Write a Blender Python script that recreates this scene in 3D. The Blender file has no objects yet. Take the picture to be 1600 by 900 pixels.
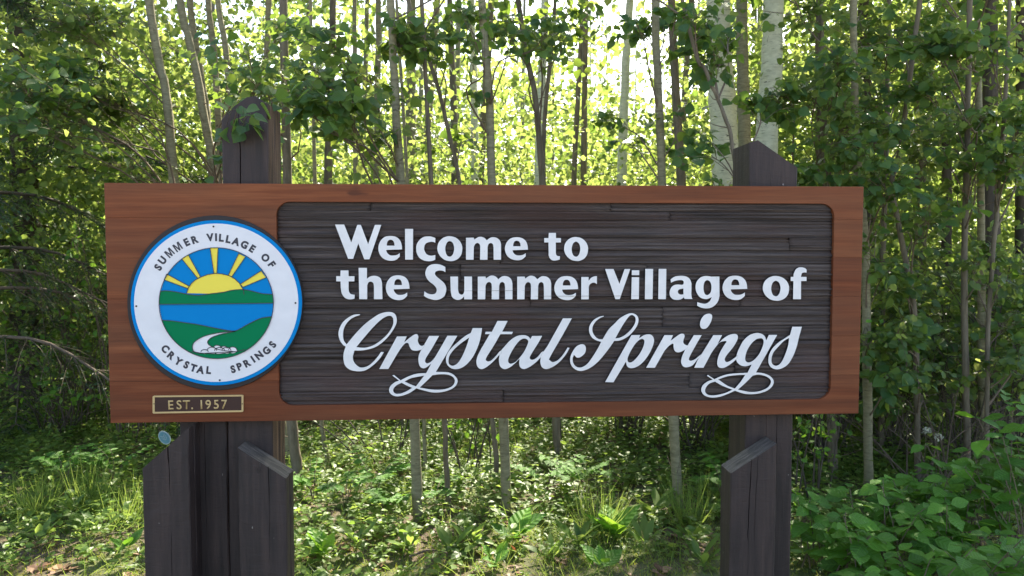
import bpy, bmesh, math, random
import numpy as np
from mathutils import Vector, Matrix
R = math.radians
rnd = random.Random(7)
rg = np.random.default_rng(11)
S = bpy.context.scene
COL = S.collection
# ------------------------------------------------------------------ camera
CAMP = np.array([1.3018, -2.7992, 1.60]); YAW, PIT, FPX = 0.0576, -0.0498, 1180.0
BZ = 1.60 - 0.6275            # height of the board's lower edge
BW, BH = 2.8, 0.869
cam = bpy.data.cameras.new('camera'); co = bpy.data.objects.new('camera', cam); COL.objects.link(co)
cam.sensor_width = 36; cam.lens = FPX * 36 / 1600; cam.clip_end = 1000; cam.clip_start = 0.05
cam.dof.use_dof = True; cam.dof.focus_distance = 2.78; cam.dof.aperture_fstop = 8
_cy, _sy, _cp, _sp = math.cos(YAW), math.sin(YAW), math.cos(PIT), math.sin(PIT)
FW = np.array([_sy * _cp, _cy * _cp, _sp]); RT = np.array([_cy, -_sy, 0.0]); UP = np.cross(RT, FW)
co.matrix_world = Matrix(((RT[0], UP[0], -FW[0], CAMP[0]), (RT[1], UP[1], -FW[1], CAMP[1]), (RT[2], UP[2], -FW[2], CAMP[2]), (0, 0, 0, 1)))
S.camera = co
# ------------------------------------------------------------------ light
SUN_EL, SUN_AZ = 47.0, 22.0    # behind the sign, a little to the right (azimuth from +Y towards +X)
w = bpy.data.worlds.new('World'); S.world = w; w.use_nodes = True
nt = w.node_tree; bg = nt.nodes['Background']
sky = nt.nodes.new('ShaderNodeTexSky'); sky.sky_type = 'NISHITA'; sky.sun_disc = False
sky.sun_elevation = R(SUN_EL); sky.sun_rotation = R(SUN_AZ); sky.air_density = 1.3; sky.dust_density = 2.5
nt.links.new(sky.outputs[0], bg.inputs[0]); bg.inputs[1].default_value = 0.125
sd = Vector((math.sin(R(SUN_AZ)) * math.cos(R(SUN_EL)), math.cos(R(SUN_AZ)) * math.cos(R(SUN_EL)), math.sin(R(SUN_EL))))
sl = bpy.data.lights.new('sun', 'SUN'); sl.energy = 5.0; sl.angle = R(0.5); sl.color = (1, .91, .74)
so = bpy.data.objects.new('sun', sl); COL.objects.link(so); so.rotation_euler = sd.to_track_quat('Z', 'Y').to_euler()
S.view_settings.view_transform = 'Standard'; S.view_settings.look = 'None'
S.view_settings.exposure = 2.02; S.view_settings.gamma = 1
S.render.engine = 'CYCLES'
S.cycles.max_bounces = 8; S.cycles.diffuse_bounces = 4; S.cycles.transmission_bounces = 5; S.cycles.transparent_max_bounces = 4

# ------------------------------------------------------------------ helpers
def ray(px, py):
    d = FW * FPX + RT * (px - 800) + UP * (450 - py)
    return d / np.linalg.norm(d)
def at(px, py, Y):
    d = ray(px, py); return CAMP + d * ((Y - CAMP[1]) / d[1])
def ground_y(px, py):
    d = ray(px, py); return (CAMP + d * (-CAMP[2] / d[2]))[1]
def project(P):
    d = np.asarray(P) - CAMP; z = d @ FW
    return 800 + FPX * (d @ RT) / z, 450 - FPX * (d @ UP) / z, z
def s2l(r, g, b):
    f = lambda c: (c / 255 / 12.92) if c <= 10 else ((c / 255 + .055) / 1.055) ** 2.4
    return (f(r), f(g), f(b), 1)
def tag(o, label=None, cat=None, group=None, kind=None):
    if label: o['label'] = label
    if cat: o['category'] = cat
    if group: o['group'] = group
    if kind: o['kind'] = kind
    return o
def empty(name, loc=(0, 0, 0)):
    o = bpy.data.objects.new(name, None); o.location = loc; COL.objects.link(o); o.empty_display_size = .1
    return o
def link(name, me, parent=None, mats=()):
    for m in mats: me.materials.append(m)
    o = bpy.data.objects.new(name, me); COL.objects.link(o)
    if parent:
        o.parent = parent
        o.matrix_parent_inverse = Matrix.Translation(-Vector(root_loc(parent)))
    return o
def root_loc(o):
    v = Vector(o.location)
    return v
class Acc:
    """collects polygons; faces are grouped by size and written with foreach_set"""
    def __init__(s): s.v = []; s.n = 0; s.f = []; s.att = []; s.mi = []
    def add(s, V, F, att=None, mi=0):
        V = np.asarray(V, float).reshape(-1, 3); s.v.append(V)
        s.f.append((np.asarray(F, np.int64) + s.n)); s.mi.append(np.full(len(F), mi)); s.n += len(V)
        s.att.append(np.full(len(V), 0.0) if att is None else np.broadcast_to(att, (len(V),)).copy())
    def mesh(s, name, smooth=False):
        me = bpy.data.meshes.new(name)
        if not s.v: return me
        V = np.concatenate(s.v); me.vertices.add(len(V)); me.vertices.foreach_set('co', V.ravel())
        loops = np.concatenate([f.ravel() for f in s.f]); cnt = np.concatenate([np.full(len(f), f.shape[1]) for f in s.f])
        me.loops.add(len(loops)); me.loops.foreach_set('vertex_index', loops)
        me.polygons.add(len(cnt)); st = np.concatenate([[0], np.cumsum(cnt)[:-1]])
        me.polygons.foreach_set('loop_start', st); 
        me.polygons.foreach_set('material_index', np.concatenate(s.mi).astype(np.int32))
        a = me.attributes.new('lv', 'FLOAT', 'POINT'); a.data.foreach_set('value', np.concatenate(s.att))
        me.update(calc_edges=True)
        me.polygons.foreach_set('use_smooth', np.full(len(cnt), smooth))
        return me
    def tube(s, P, rad, n=6, cap=True, att=0.0, mi=0, knob=0.0):
        P = np.asarray(P, float); k = len(P); rad = np.broadcast_to(rad, (k,))
        T = np.gradient(P, axis=0); T /= np.linalg.norm(T, axis=1)[:, None] + 1e-9
        ref = np.array([0.0, 1, 0]) if abs(T[0][1]) < .8 else np.array([1.0, 0, 0])
        A = np.cross(T, ref); A /= np.linalg.norm(A, axis=1)[:, None] + 1e-9; B = np.cross(T, A)
        th = np.linspace(0, 2 * math.pi, n, endpoint=False)
        rr = rad[:, None] * (1 + knob * rg.normal(size=(k, n)))
        V = P[:, None] + rr[..., None] * (A[:, None] * np.cos(th)[None, :, None] + B[:, None] * np.sin(th)[None, :, None])
        i, j = np.meshgrid(np.arange(k - 1), np.arange(n), indexing='ij'); j2 = (j + 1) % n
        F = np.stack([i * n + j, i * n + j2, (i + 1) * n + j2, (i + 1) * n + j], -1).reshape(-1, 4)
        s.add(V, F, att, mi)
def unit(a): return a / (np.linalg.norm(a, axis=-1, keepdims=True) + 1e-9)
def spline(P, n):
    """Catmull-Rom through control points, n samples"""
    P = np.asarray(P, float); Q = np.vstack([2 * P[0] - P[1], P, 2 * P[-1] - P[-2]])
    t = np.linspace(0, len(P) - 1 - 1e-6, n); i = t.astype(int); u = (t - i)[:, None]
    a, b, c, d = Q[i], Q[i + 1], Q[i + 2], Q[i + 3]
    return .5 * (2 * b + (c - a) * u + (2 * a - 5 * b + 4 * c - d) * u * u + (3 * b - a - 3 * c + d) * u ** 3)

# ------------------------------------------------------------------ materials
def newmat(name):
    m = bpy.data.materials.new(name); m.use_nodes = True; t = m.node_tree
    return m, t, t.nodes['Principled BSDF'], t.nodes['Material Output']
def N(t, typ, **k):
    n = t.nodes.new(typ)
    for a, b in k.items(): setattr(n, a, b)
    return n
def ramp(t, fac, stops):
    r = N(t, 'ShaderNodeValToRGB'); e = r.color_ramp.elements
    while len(e) > 1: e.remove(e[-1])
    for i, (p, c) in enumerate(stops):
        x = e[0] if i == 0 else e.new(p)
        x.position = p; x.color = c if len(c) == 4 else (*c, 1)
    t.links.new(fac, r.inputs[0]); return r.outputs[0]
def coords(t, scale=(1, 1, 1), obj=True, loc=(0, 0, 0)):
    tc = N(t, 'ShaderNodeTexCoord'); mp = N(t, 'ShaderNodeMapping'); mp.inputs['Scale'].default_value = scale
    mp.inputs['Location'].default_value = loc
    if obj: t.links.new(tc.outputs['Object'], mp.inputs[0])
    else:
        g = N(t, 'ShaderNodeNewGeometry'); t.links.new(g.outputs['Position'], mp.inputs[0])
    return mp.outputs[0]
def noise(t, vec, scale, detail=4, rough=.55, dist=0):
    n = N(t, 'ShaderNodeTexNoise'); n.inputs['Scale'].default_value = scale; n.inputs['Detail'].default_value = detail
    n.inputs['Roughness'].default_value = rough; n.inputs['Distortion'].default_value = dist
    t.links.new(vec, n.inputs['Vector']); return n.outputs[0]
def math_(t, op, a, b=None, c=None):
    n = N(t, 'ShaderNodeMath', operation=op)
    for i, x in enumerate((a, b, c)):
        if x is None: continue
        if isinstance(x, (int, float)): n.inputs[i].default_value = x
        else: t.links.new(x, n.inputs[i])
    return n.outputs[0]
def mixc(t, fac, a, b, mode='MIX'):
    n = N(t, 'ShaderNodeMix', data_type='RGBA', blend_type=mode)
    for sck, x in ((n.inputs[0], fac), (n.inputs[6], a), (n.inputs[7], b)):
        if isinstance(x, (int, float)): sck.default_value = x
        elif isinstance(x, tuple): sck.default_value = x if len(x) == 4 else (*x, 1)
        else: t.links.new(x, sck)
    return n.outputs[2]
def bump(t, bs, h, strength=.5, dist=.01):
    b = N(t, 'ShaderNodeBump'); b.inputs['Strength'].default_value = strength; b.inputs['Distance'].default_value = dist
    t.links.new(h, b.inputs['Height']); t.links.new(b.outputs[0], bs.inputs['Normal'])
def randv(t):
    oi = N(t, 'ShaderNodeObjectInfo'); at_ = N(t, 'ShaderNodeAttribute', attribute_name='lv')
    return math_(t, 'FRACT', math_(t, 'ADD', oi.outputs['Random'], at_.outputs['Fac']))
def leaf_mat(name, c1, c2, tr1, tr2, tf=.45, rough=.42, veins=None):
    m, t, bs, out = newmat(name); r = randv(t)
    col = ramp(t, r, [(0, c1), (.55, c2), (.93, c2), (1, tuple(x * 1.5 for x in c2[:2]) + (c2[2],))])
    trc = ramp(t, r, [(0, tr1), (1, tr2)])
    if veins:
        tc = N(t, 'ShaderNodeTexCoord'); sp = N(t, 'ShaderNodeSeparateXYZ'); t.links.new(tc.outputs['Object'], sp.inputs[0])
        ax = math_(t, 'ABSOLUTE', sp.outputs[0])
        mid = math_(t, 'LESS_THAN', ax, .012)
        f = math_(t, 'FRACT', math_(t, 'MULTIPLY', math_(t, 'SUBTRACT', sp.outputs[1], math_(t, 'MULTIPLY', ax, veins[0])), veins[1]))
        tri = math_(t, 'ABSOLUTE', math_(t, 'SUBTRACT', f, .5))
        side = math_(t, 'LESS_THAN', tri, .06)
        vm = math_(t, 'MAXIMUM', mid, math_(t, 'MULTIPLY', side, .5))
        col = mixc(t, math_(t, 'MULTIPLY', vm, .6), col, tuple(x * 2.2 for x in c2[:3]))
        trc = mixc(t, math_(t, 'MULTIPLY', vm, .45), trc, tuple(x * .45 for x in tr2[:3]))
        bump(t, bs, math_(t, 'ADD', tri, mid), .35, .02)
    bs.inputs['Roughness'].default_value = rough; bs.inputs['Specular IOR Level'].default_value = .32
    t.links.new(col, bs.inputs['Base Color'])
    tb = N(t, 'ShaderNodeBsdfTranslucent'); t.links.new(trc, tb.inputs['Color'])
    mx = N(t, 'ShaderNodeMixShader'); mx.inputs[0].default_value = tf
    t.links.new(bs.outputs[0], mx.inputs[1]); t.links.new(tb.outputs[0], mx.inputs[2]); t.links.new(mx.outputs[0], out.inputs[0])
    return m
M = {}
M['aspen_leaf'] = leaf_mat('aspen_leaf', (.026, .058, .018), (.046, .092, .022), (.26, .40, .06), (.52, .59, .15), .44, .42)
M['aspen_leaf_near'] = leaf_mat('aspen_leaf_near', (.028, .072, .030), (.048, .110, .034), (.20, .36, .04), (.42, .54, .07), .36, .36, veins=(.9, 7))
M['shrub_leaf'] = leaf_mat('shrub_leaf', (.035, .10, .014), (.075, .18, .02), (.20, .42, .03), (.35, .6, .05), .33, .55, veins=(.75, 6))
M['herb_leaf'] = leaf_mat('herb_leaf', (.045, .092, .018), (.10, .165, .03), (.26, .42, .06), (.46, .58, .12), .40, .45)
M['grass'] = leaf_mat('grass', (.035, .085, .018), (.085, .15, .03), (.28, .42, .06), (.44, .54, .12), .40, .45)
M['moss'] = leaf_mat('moss', (.10, .13, .02), (.16, .20, .03), (.35, .42, .03), (.5, .5, .05), .35, .6)
M['needle'] = leaf_mat('needle', (.02, .045, .02), (.035, .07, .025), (.08, .14, .02), (.14, .22, .03), .25, .5)
M['litter'] = leaf_mat('litter', (.09, .05, .03), (.20, .12, .07), (.20, .10, .04), (.35, .2, .08), .2, .6)
M['dead_leaf'] = leaf_mat('dead_leaf', (.30, .09, .03), (.34, .10, .03), (.3, .1, .03), (.3, .1, .03), .15, .5)
M['flower'] = leaf_mat('flower', (.4, .4, .32), (.55, .55, .45), (.5, .5, .4), (.5, .5, .4), .3, .6)

def bark(name, c1, c2, mark, markamt, vs=(30, 30, 5), horiz=False, bs_=.6):
    m, t, bs, out = newmat(name); v = coords(t, vs, obj=False)
    n1 = noise(t, v, 1.0, 6, .65); v2 = coords(t, (4, 4, 2.2), obj=False); n2 = noise(t, v2, 1, 4)
    col = ramp(t, n1, [(.3, c1), (.7, c2)])
    if horiz:
        v3 = coords(t, (9, 9, 90), obj=False); n3 = noise(t, v3, 1, 3)
        lm = ramp(t, n3, [(.60, (0, 0, 0)), (.66, (.55, .55, .55))]); col = mixc(t, lm, col, mark)
        n4 = noise(t, coords(t, (7, 7, 16), obj=False), 1, 4, .7)
        col = mixc(t, ramp(t, n4, [(markamt, (0, 0, 0)), (markamt + .05, (1, 1, 1))]), col, mark)
    else:
        col = mixc(t, ramp(t, n2, [(markamt, (0, 0, 0)), (markamt + .12, (.8, .8, .8))]), col, mark)
    t.links.new(col, bs.inputs['Base Color']); bs.inputs['Roughness'].default_value = .8
    bump(t, bs, n1, bs_, .006)
    return m
M['bark_white'] = bark('bark_white', (.48, .46, .32), (.70, .67, .50), (.06, .05, .035), .66, (16, 16, 40), True, .25)
M['bark_pale'] = bark('bark_pale', (.15, .13, .07), (.28, .245, .15), (.07, .055, .035), .64, (22, 22, 60), True, .3)
M['bark_brown'] = bark('bark_brown', (.09, .07, .045), (.20, .16, .11), (.05, .04, .03), .58, (40, 40, 8), False, .8)
M['bark_dark'] = bark('bark_dark', (.035, .026, .02), (.10, .075, .055), (.025, .02, .015), .55, (40, 40, 6), False, .9)
M['twig'] = bark('twig', (.10, .07, .045), (.19, .14, .10), (.05, .03, .02), .6, (60, 60, 60), False, .3)
M['dead_twig'] = bark('dead_twig', (.07, .048, .033), (.15, .11, .08), (.08, .05, .03), .6, (60, 60, 60), False, .3)

def wood_frame():
    m, t, bs, out = newmat('stained_cedar'); oi = N(t, 'ShaderNodeObjectInfo')
    tc = N(t, 'ShaderNodeTexCoord'); mp = N(t, 'ShaderNodeMapping'); mp.inputs['Scale'].default_value = (1.1, 4, 26)
    t.links.new(tc.outputs['Object'], mp.inputs[0])
    cb = N(t, 'ShaderNodeCombineXYZ'); t.links.new(math_(t, 'MULTIPLY', oi.outputs['Random'], 37), cb.inputs[0]); t.links.new(cb.outputs[0], mp.inputs['Location'])
    g = noise(t, mp.outputs[0], 1, 7, .6, .4); g2 = noise(t, coords(t, (.8, 1, 5)), 1.3, 3)
    fine = noise(t, coords(t, (6, 6, 260)), 1, 3)
    a = ramp(t, g, [(.28, s2l(88, 47, 28)), (.5, s2l(117, 64, 38)), (.72, s2l(143, 86, 54))])
    b = mixc(t, ramp(t, g2, [(.42, (0, 0, 0)), (.62, (.75, .75, .75))]), a, s2l(110, 68, 46))
    r = ramp(t, oi.outputs['Random'], [(0, (.84, .76, .74)), (.5, (1, .95, .95)), (1, (1.16, 1.12, 1.0))])
    c = mixc(t, 1.0, b, r, 'MULTIPLY')
    c = mixc(t, ramp(t, fine, [(.4, (.25, .25, .25)), (.55, (0, 0, 0))]), c, s2l(74, 40, 28))
    kn = noise(t, coords(t, (5, 5, 14)), 1, 2, .4)
    c = mixc(t, ramp(t, kn, [(.72, (0, 0, 0)), (.77, (.6, .6, .6))]), c, s2l(55, 30, 24))
    t.links.new(c, bs.inputs['Base Color']); bs.inputs['Roughness'].default_value = .5
    bs.inputs['Specular IOR Level'].default_value = .18
    bump(t, bs, fine, .25, .002); return m
M['cedar'] = wood_frame()
def wood_panel():
    m, t, bs, out = newmat('blasted_dark_wood'); oi = N(t, 'ShaderNodeObjectInfo')
    mp = N(t, 'ShaderNodeMapping'); mp.inputs['Scale'].default_value = (2.2, 3, 95)
    tc = N(t, 'ShaderNodeTexCoord'); t.links.new(tc.outputs['Object'], mp.inputs[0])
    cb = N(t, 'ShaderNodeCombineXYZ'); t.links.new(math_(t, 'MULTIPLY', oi.outputs['Random'], 53), cb.inputs[0]); t.links.new(cb.outputs[0], mp.inputs['Location'])
    g = noise(t, mp.outputs[0], 1, 7, .68, .6); fib = noise(t, coords(t, (25, 20, 420)), 1, 4, .7)
    big = noise(t, coords(t, (1.6, 1, 5)), 1, 4)
    a = ramp(t, g, [(.3, s2l(34, 27, 26)), (.5, s2l(70, 59, 56)), (.75, s2l(108, 96, 91))])
    a = mixc(t, ramp(t, big, [(.5, (0, 0, 0)), (.68, (.6, .6, .6))]), a, s2l(80, 56, 52))
    a = mixc(t, 1.0, a, ramp(t, oi.outputs['Random'], [(0, (.95, .93, .92)), (1, (1.06, 1.05, 1.05))]), 'MULTIPLY')
    sc = noise(t, coords(t, (60, 60, 160)), 1, 2); a = mixc(t, ramp(t, sc, [(.74, (0, 0, 0)), (.78, (.5, .5, .5))]), a, s2l(120, 112, 100))
    t.links.new(a, bs.inputs['Base Color']); bs.inputs['Roughness'].default_value = .72
    bump(t, bs, math_(t, 'ADD', g, math_(t, 'MULTIPLY', fib, .6)), 1.0, .008); return m
M['panel'] = wood_panel()
def post_mat():
    m, t, bs, out = newmat('stained_timber')
    g = noise(t, coords(t, (34, 34, 2.5)), 1, 6, .65, .3); sw = noise(t, coords(t, (14, 14, 60)), 1, 4, .6, 1.2)
    big = noise(t, coords(t, (3, 3, 2)), 1, 4)
    a = ramp(t, g, [(.28, s2l(29, 20, 19)), (.5, s2l(48, 35, 33)), (.75, s2l(66, 50, 46))])
    a = mixc(t, ramp(t, big, [(.45, (0, 0, 0)), (.7, (.6, .6, .6))]), a, s2l(58, 42, 40))
    sp = noise(t, coords(t, (70, 70, 40)), 1, 2, .5); a = mixc(t, ramp(t, sp, [(.76, (0, 0, 0)), (.79, (.7, .7, .7))]), a, s2l(150, 140, 135))
    t.links.new(a, bs.inputs['Base Color']); bs.inputs['Roughness'].default_value = .68
    bump(t, bs, math_(t, 'ADD', g, math_(t, 'MULTIPLY', sw, .5)), .55, .006); return m
M['post'] = post_mat()
def endgrain():
    m, t, bs, out = newmat('weathered_end_grain')
    g = noise(t, coords(t, (14, 120, 14)), 1, 7, .7, .5)
    a = ramp(t, g, [(.32, s2l(38, 31, 29)), (.48, s2l(76, 68, 63)), (.7, s2l(116, 107, 100))])
    t.links.new(a, bs.inputs['Base Color']); bs.inputs['Roughness'].default_value = .7; bump(t, bs, g, .7, .006); return m
M['endgrain'] = endgrain()
def weathered_sunlit():  # weathered wood, with sunlit streaks put into the colour
    m, t, bs, out = newmat('weathered_sunlit_side'); g = noise(t, coords(t, (90, 90, 3)), 1, 6, .7, .5)
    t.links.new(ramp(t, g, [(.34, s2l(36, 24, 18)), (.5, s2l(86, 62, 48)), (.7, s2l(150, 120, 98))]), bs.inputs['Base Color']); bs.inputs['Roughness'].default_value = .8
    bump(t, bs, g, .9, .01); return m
M['weathered_sunlit'] = weathered_sunlit()
def plain(name, c, rough=.45, spec=.5, var=.0, metal=0):
    m, t, bs, out = newmat(name)
    if var:
        n = noise(t, coords(t, (9, 9, 14), obj=False), 1, 5, .6)
        cc = mixc(t, ramp(t, n, [(.35, (0, 0, 0)), (.75, (var, var, var))]), c, tuple(x * .62 for x in c[:3]))
        sp = noise(t, coords(t, (130, 130, 130), obj=False), 1, 2)
        cc = mixc(t, ramp(t, sp, [(.76, (0, 0, 0)), (.8, (.5, .5, .5))]), cc, (.12, .10, .09))
        t.links.new(cc, bs.inputs['Base Color']); bump(t, bs, noise(t, coords(t, (30, 30, 260), obj=False), 1, 3), .12, .002)
    else: bs.inputs['Base Color'].default_value = c
    bs.inputs['Roughness'].default_value = rough; bs.inputs['Specular IOR Level'].default_value = spec; bs.inputs['Metallic'].default_value = metal
    return m
M['white'] = plain('white_paint', (.80, .752, .742, 1), .5, .25, .5)
M['letter_edge'] = plain('dark_letter_edge', s2l(38, 32, 32), .7)
M['emb_white'] = plain('emblem_white', (.76, .722, .74, 1), .45, .25, .25)
M['emb_blue'] = plain('emblem_blue', s2l(0, 124, 190), .5, .08); M['emb_green'] = plain('emblem_green', s2l(0, 116, 72), .5, .08)
M['emb_yellow'] = plain('emblem_yellow', s2l(238, 214, 84), .5, .1); M['emb_ink'] = plain('emblem_ink', s2l(34, 34, 52), .4)
M['tan'] = plain('tan_paint', s2l(200, 168, 118), .5, .2, .4); M['plate'] = plain('plate_brown', s2l(70, 50, 44), .6, .15, .3)
M['iron'] = plain('dark_iron', (.05, .04, .04, 1), .5, .5, 0, .7)
M['tagblue'] = plain('faded_blue', s2l(84, 128, 142), .5, .4, .5); M['tagpale'] = plain('faded_pale', s2l(132, 150, 154), .5)
M['web'] = plain('grey_web', (.45, .45, .47, 1), .8)
def ground_mat():
    m, t, bs, out = newmat('forest_floor')
    v = coords(t, (1, 1, 1), obj=False); n1 = noise(t, v, 1.1, 5, .6); n2 = noise(t, v, 28, 6, .7); n3 = noise(t, v, 6, 5, .6)
    soil = ramp(t, n2, [(.3, (.03, .02, .013)), (.5, (.09, .06, .04)), (.72, (.13, .09, .06))])
    green = ramp(t, n3, [(.35, (.04, .065, .015)), (.65, (.12, .16, .03))])
    c = mixc(t, ramp(t, n1, [(.40, (0, 0, 0)), (.58, (.85, .85, .85))]), soil, green)
    t.links.new(c, bs.inputs['Base Color']); bs.inputs['Roughness'].default_value = .9; bump(t, bs, n2, .8, .03); return m
M['ground'] = ground_mat()
def road_mat():
    m, t, bs, out = newmat('gravel'); v = coords(t, (1, 1, 1), obj=False); n = noise(t, v, 60, 5, .7)
    t.links.new(ramp(t, n, [(.3, (.16, .145, .13)), (.7, (.34, .31, .28))]), bs.inputs['Base Color']); bs.inputs['Roughness'].default_value = .9
    bump(t, bs, n, .6, .02); return m
M['road'] = road_mat()

# ================================================================== THE SIGN
sign = empty('village_sign', (1.4, 0, 0))
tag(sign, 'wide reddish-brown wooden welcome sign with white lettering and round village emblem on dark timber posts', 'sign')
INV = Matrix.Translation((-1.4, 0, 0))
def spart(name, me, mats=(), parent=None):
    for m in mats: me.materials.append(m)
    o = bpy.data.objects.new(name, me); COL.objects.link(o); o.parent = parent or sign
    if parent is None: o.matrix_parent_inverse = INV
    return o
def fill(contours, y_front, thick, name, bev=0.0, side_mat=False):
    """closed contours of world (x, z) points -> solid plate facing -Y; nested contours are holes"""
    cu = bpy.data.curves.new(name, 'CURVE'); cu.dimensions = '2D'; cu.fill_mode = 'BOTH'
    cu.extrude = max(thick / 2 - bev, 0); cu.bevel_depth = bev; cu.bevel_resolution = 0; cu.offset = -bev
    for c in contours:
        s = cu.splines.new('POLY'); s.points.add(len(c) - 1); s.use_cyclic_u = True
        for p, q in zip(s.points, c): p.co = (q[0], q[1], 0, 1)
    o = bpy.data.objects.new('tmp', cu); COL.objects.link(o)
    dg = bpy.context.evaluated_depsgraph_get(); dg.update()
    me = bpy.data.meshes.new_from_object(o.evaluated_get(dg)); bpy.data.objects.remove(o); bpy.data.curves.remove(cu)
    me.name = name
    # curve plane XY -> XZ : (x, y, z) -> (x, y_front + thick/2 - z, y)
    me.transform(Matrix(((1, 0, 0, 0), (0, 0, -1, y_front + thick / 2), (0, 1, 0, 0), (0, 0, 0, 1))))
    me.materials.clear()
    if side_mat:
        for p in me.polygons: p.material_index = 0 if p.normal.y < -.8 else 1
    for p in me.polygons: p.use_smooth = False
    return me
def contour(s, o, k, Y=0.0, seg=5):
    """'x,y! x,y ...' in zoom-local pixels -> world (x, z) on plane Y. '!' = corner, others are smooth"""
    P = []; corner = []
    for w_ in s.split():
        corner.append(w_.endswith('!')); a, b = w_.rstrip('!').split(','); P.append((float(a), float(b)))
    P = np.array(P); n = len(P); out = []
    for i in range(n):
        p1, p2 = P[i], P[(i + 1) % n]; c1, c2 = corner[i], corner[(i + 1) % n]
        if c1 and c2: out.append(p1); continue
        p0 = P[i - 1] if not c1 else p1 - (P[(i + 2) % n] - p2) * 0 - (p2 - p1)
        p3 = P[(i + 2) % n] if not c2 else p2 + (p2 - p1)
        for u in np.linspace(0, 1, seg, endpoint=False):
            out.append(.5 * (2 * p1 + (p2 - p0) * u + (2 * p0 - 5 * p1 + 4 * p2 - p3) * u * u + (3 * p1 - p0 - 3 * p2 + p3) * u ** 3))
    res = []
    for q in out:
        w3 = at(o[0] + q[0] / k, o[1] + q[1] / k, Y); res.append((w3[0], w3[2]))
    return res
# ---- frame planks (face at y = 0)
def bx(px): return at(px, 470, 0)[0]
def bz(py): return at(800, py, 0)[2]
def pt(px, py, Y=0.0): a = at(px, py, Y); return (a[0], a[2])
OX0, OX1 = pt(433.5, 470)[0], pt(1301, 470)[0]
OZ1, OZ0 = pt(800, 316.5)[1], pt(800, 629.5)[1]
RC = .050
def op_left(z):
    if z > OZ1 - RC: d = z - (OZ1 - RC)
    elif z < OZ0 + RC: d = (OZ0 + RC) - z
    else: return OX0
    return OX0 + RC - math.sqrt(max(RC * RC - d * d, 0))
def op_right(z): return OX1 - (op_left(z) - OX0)
TH = .045; gap = .0001; bev = .0008
zt, zb = BZ + BH, BZ
rows = [zt, BZ + .745, BZ + .600, BZ + .452, BZ + .300, BZ + .150, zb]
def zs(a, b): return list(np.linspace(a, b, 12))
def arcpts(side, z0, z1):
    """opening edge from z0 to z1, sampled finely at the rounded corners"""
    f = op_left if side == 'l' else op_right
    ts = sorted(set([z0, z1] + [OZ1 - RC + RC * math.sin(a) for a in np.linspace(0, math.pi / 2, 9)] + [OZ0 + RC - RC * math.sin(a) for a in np.linspace(0, math.pi / 2, 9)]), reverse=z0 > z1)
    lo, hi = min(z0, z1), max(z0, z1)
    return [(f(z), z) for z in ts if lo <= z <= hi]
for i in range(len(rows) - 1):
    a, b = rows[i] - (gap if i else 0), rows[i + 1] + (gap if i < len(rows) - 2 else 0)
    if i == 0:
        c = [(0, b), (0, a), (BW, a), (BW, b)] + arcpts('r', b, OZ1) + arcpts('l', OZ1, b); cs = [c]
    elif i == len(rows) - 2:
        c = [(0, a)] + arcpts('l', a, OZ0) + arcpts('r', OZ0, a) + [(BW, a), (BW, b), (0, b)]; cs = [c]
    else: cs = [[(0, a)] + arcpts('l', a, b) + [(0, b)], arcpts('r', b, a) + [(BW, a), (BW, b)]]
    for c in cs:
        yo = rnd.uniform(0, .0006)
        spart('plank', fill([c], yo, TH - yo, 'plank', bev), [M['cedar']])
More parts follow.
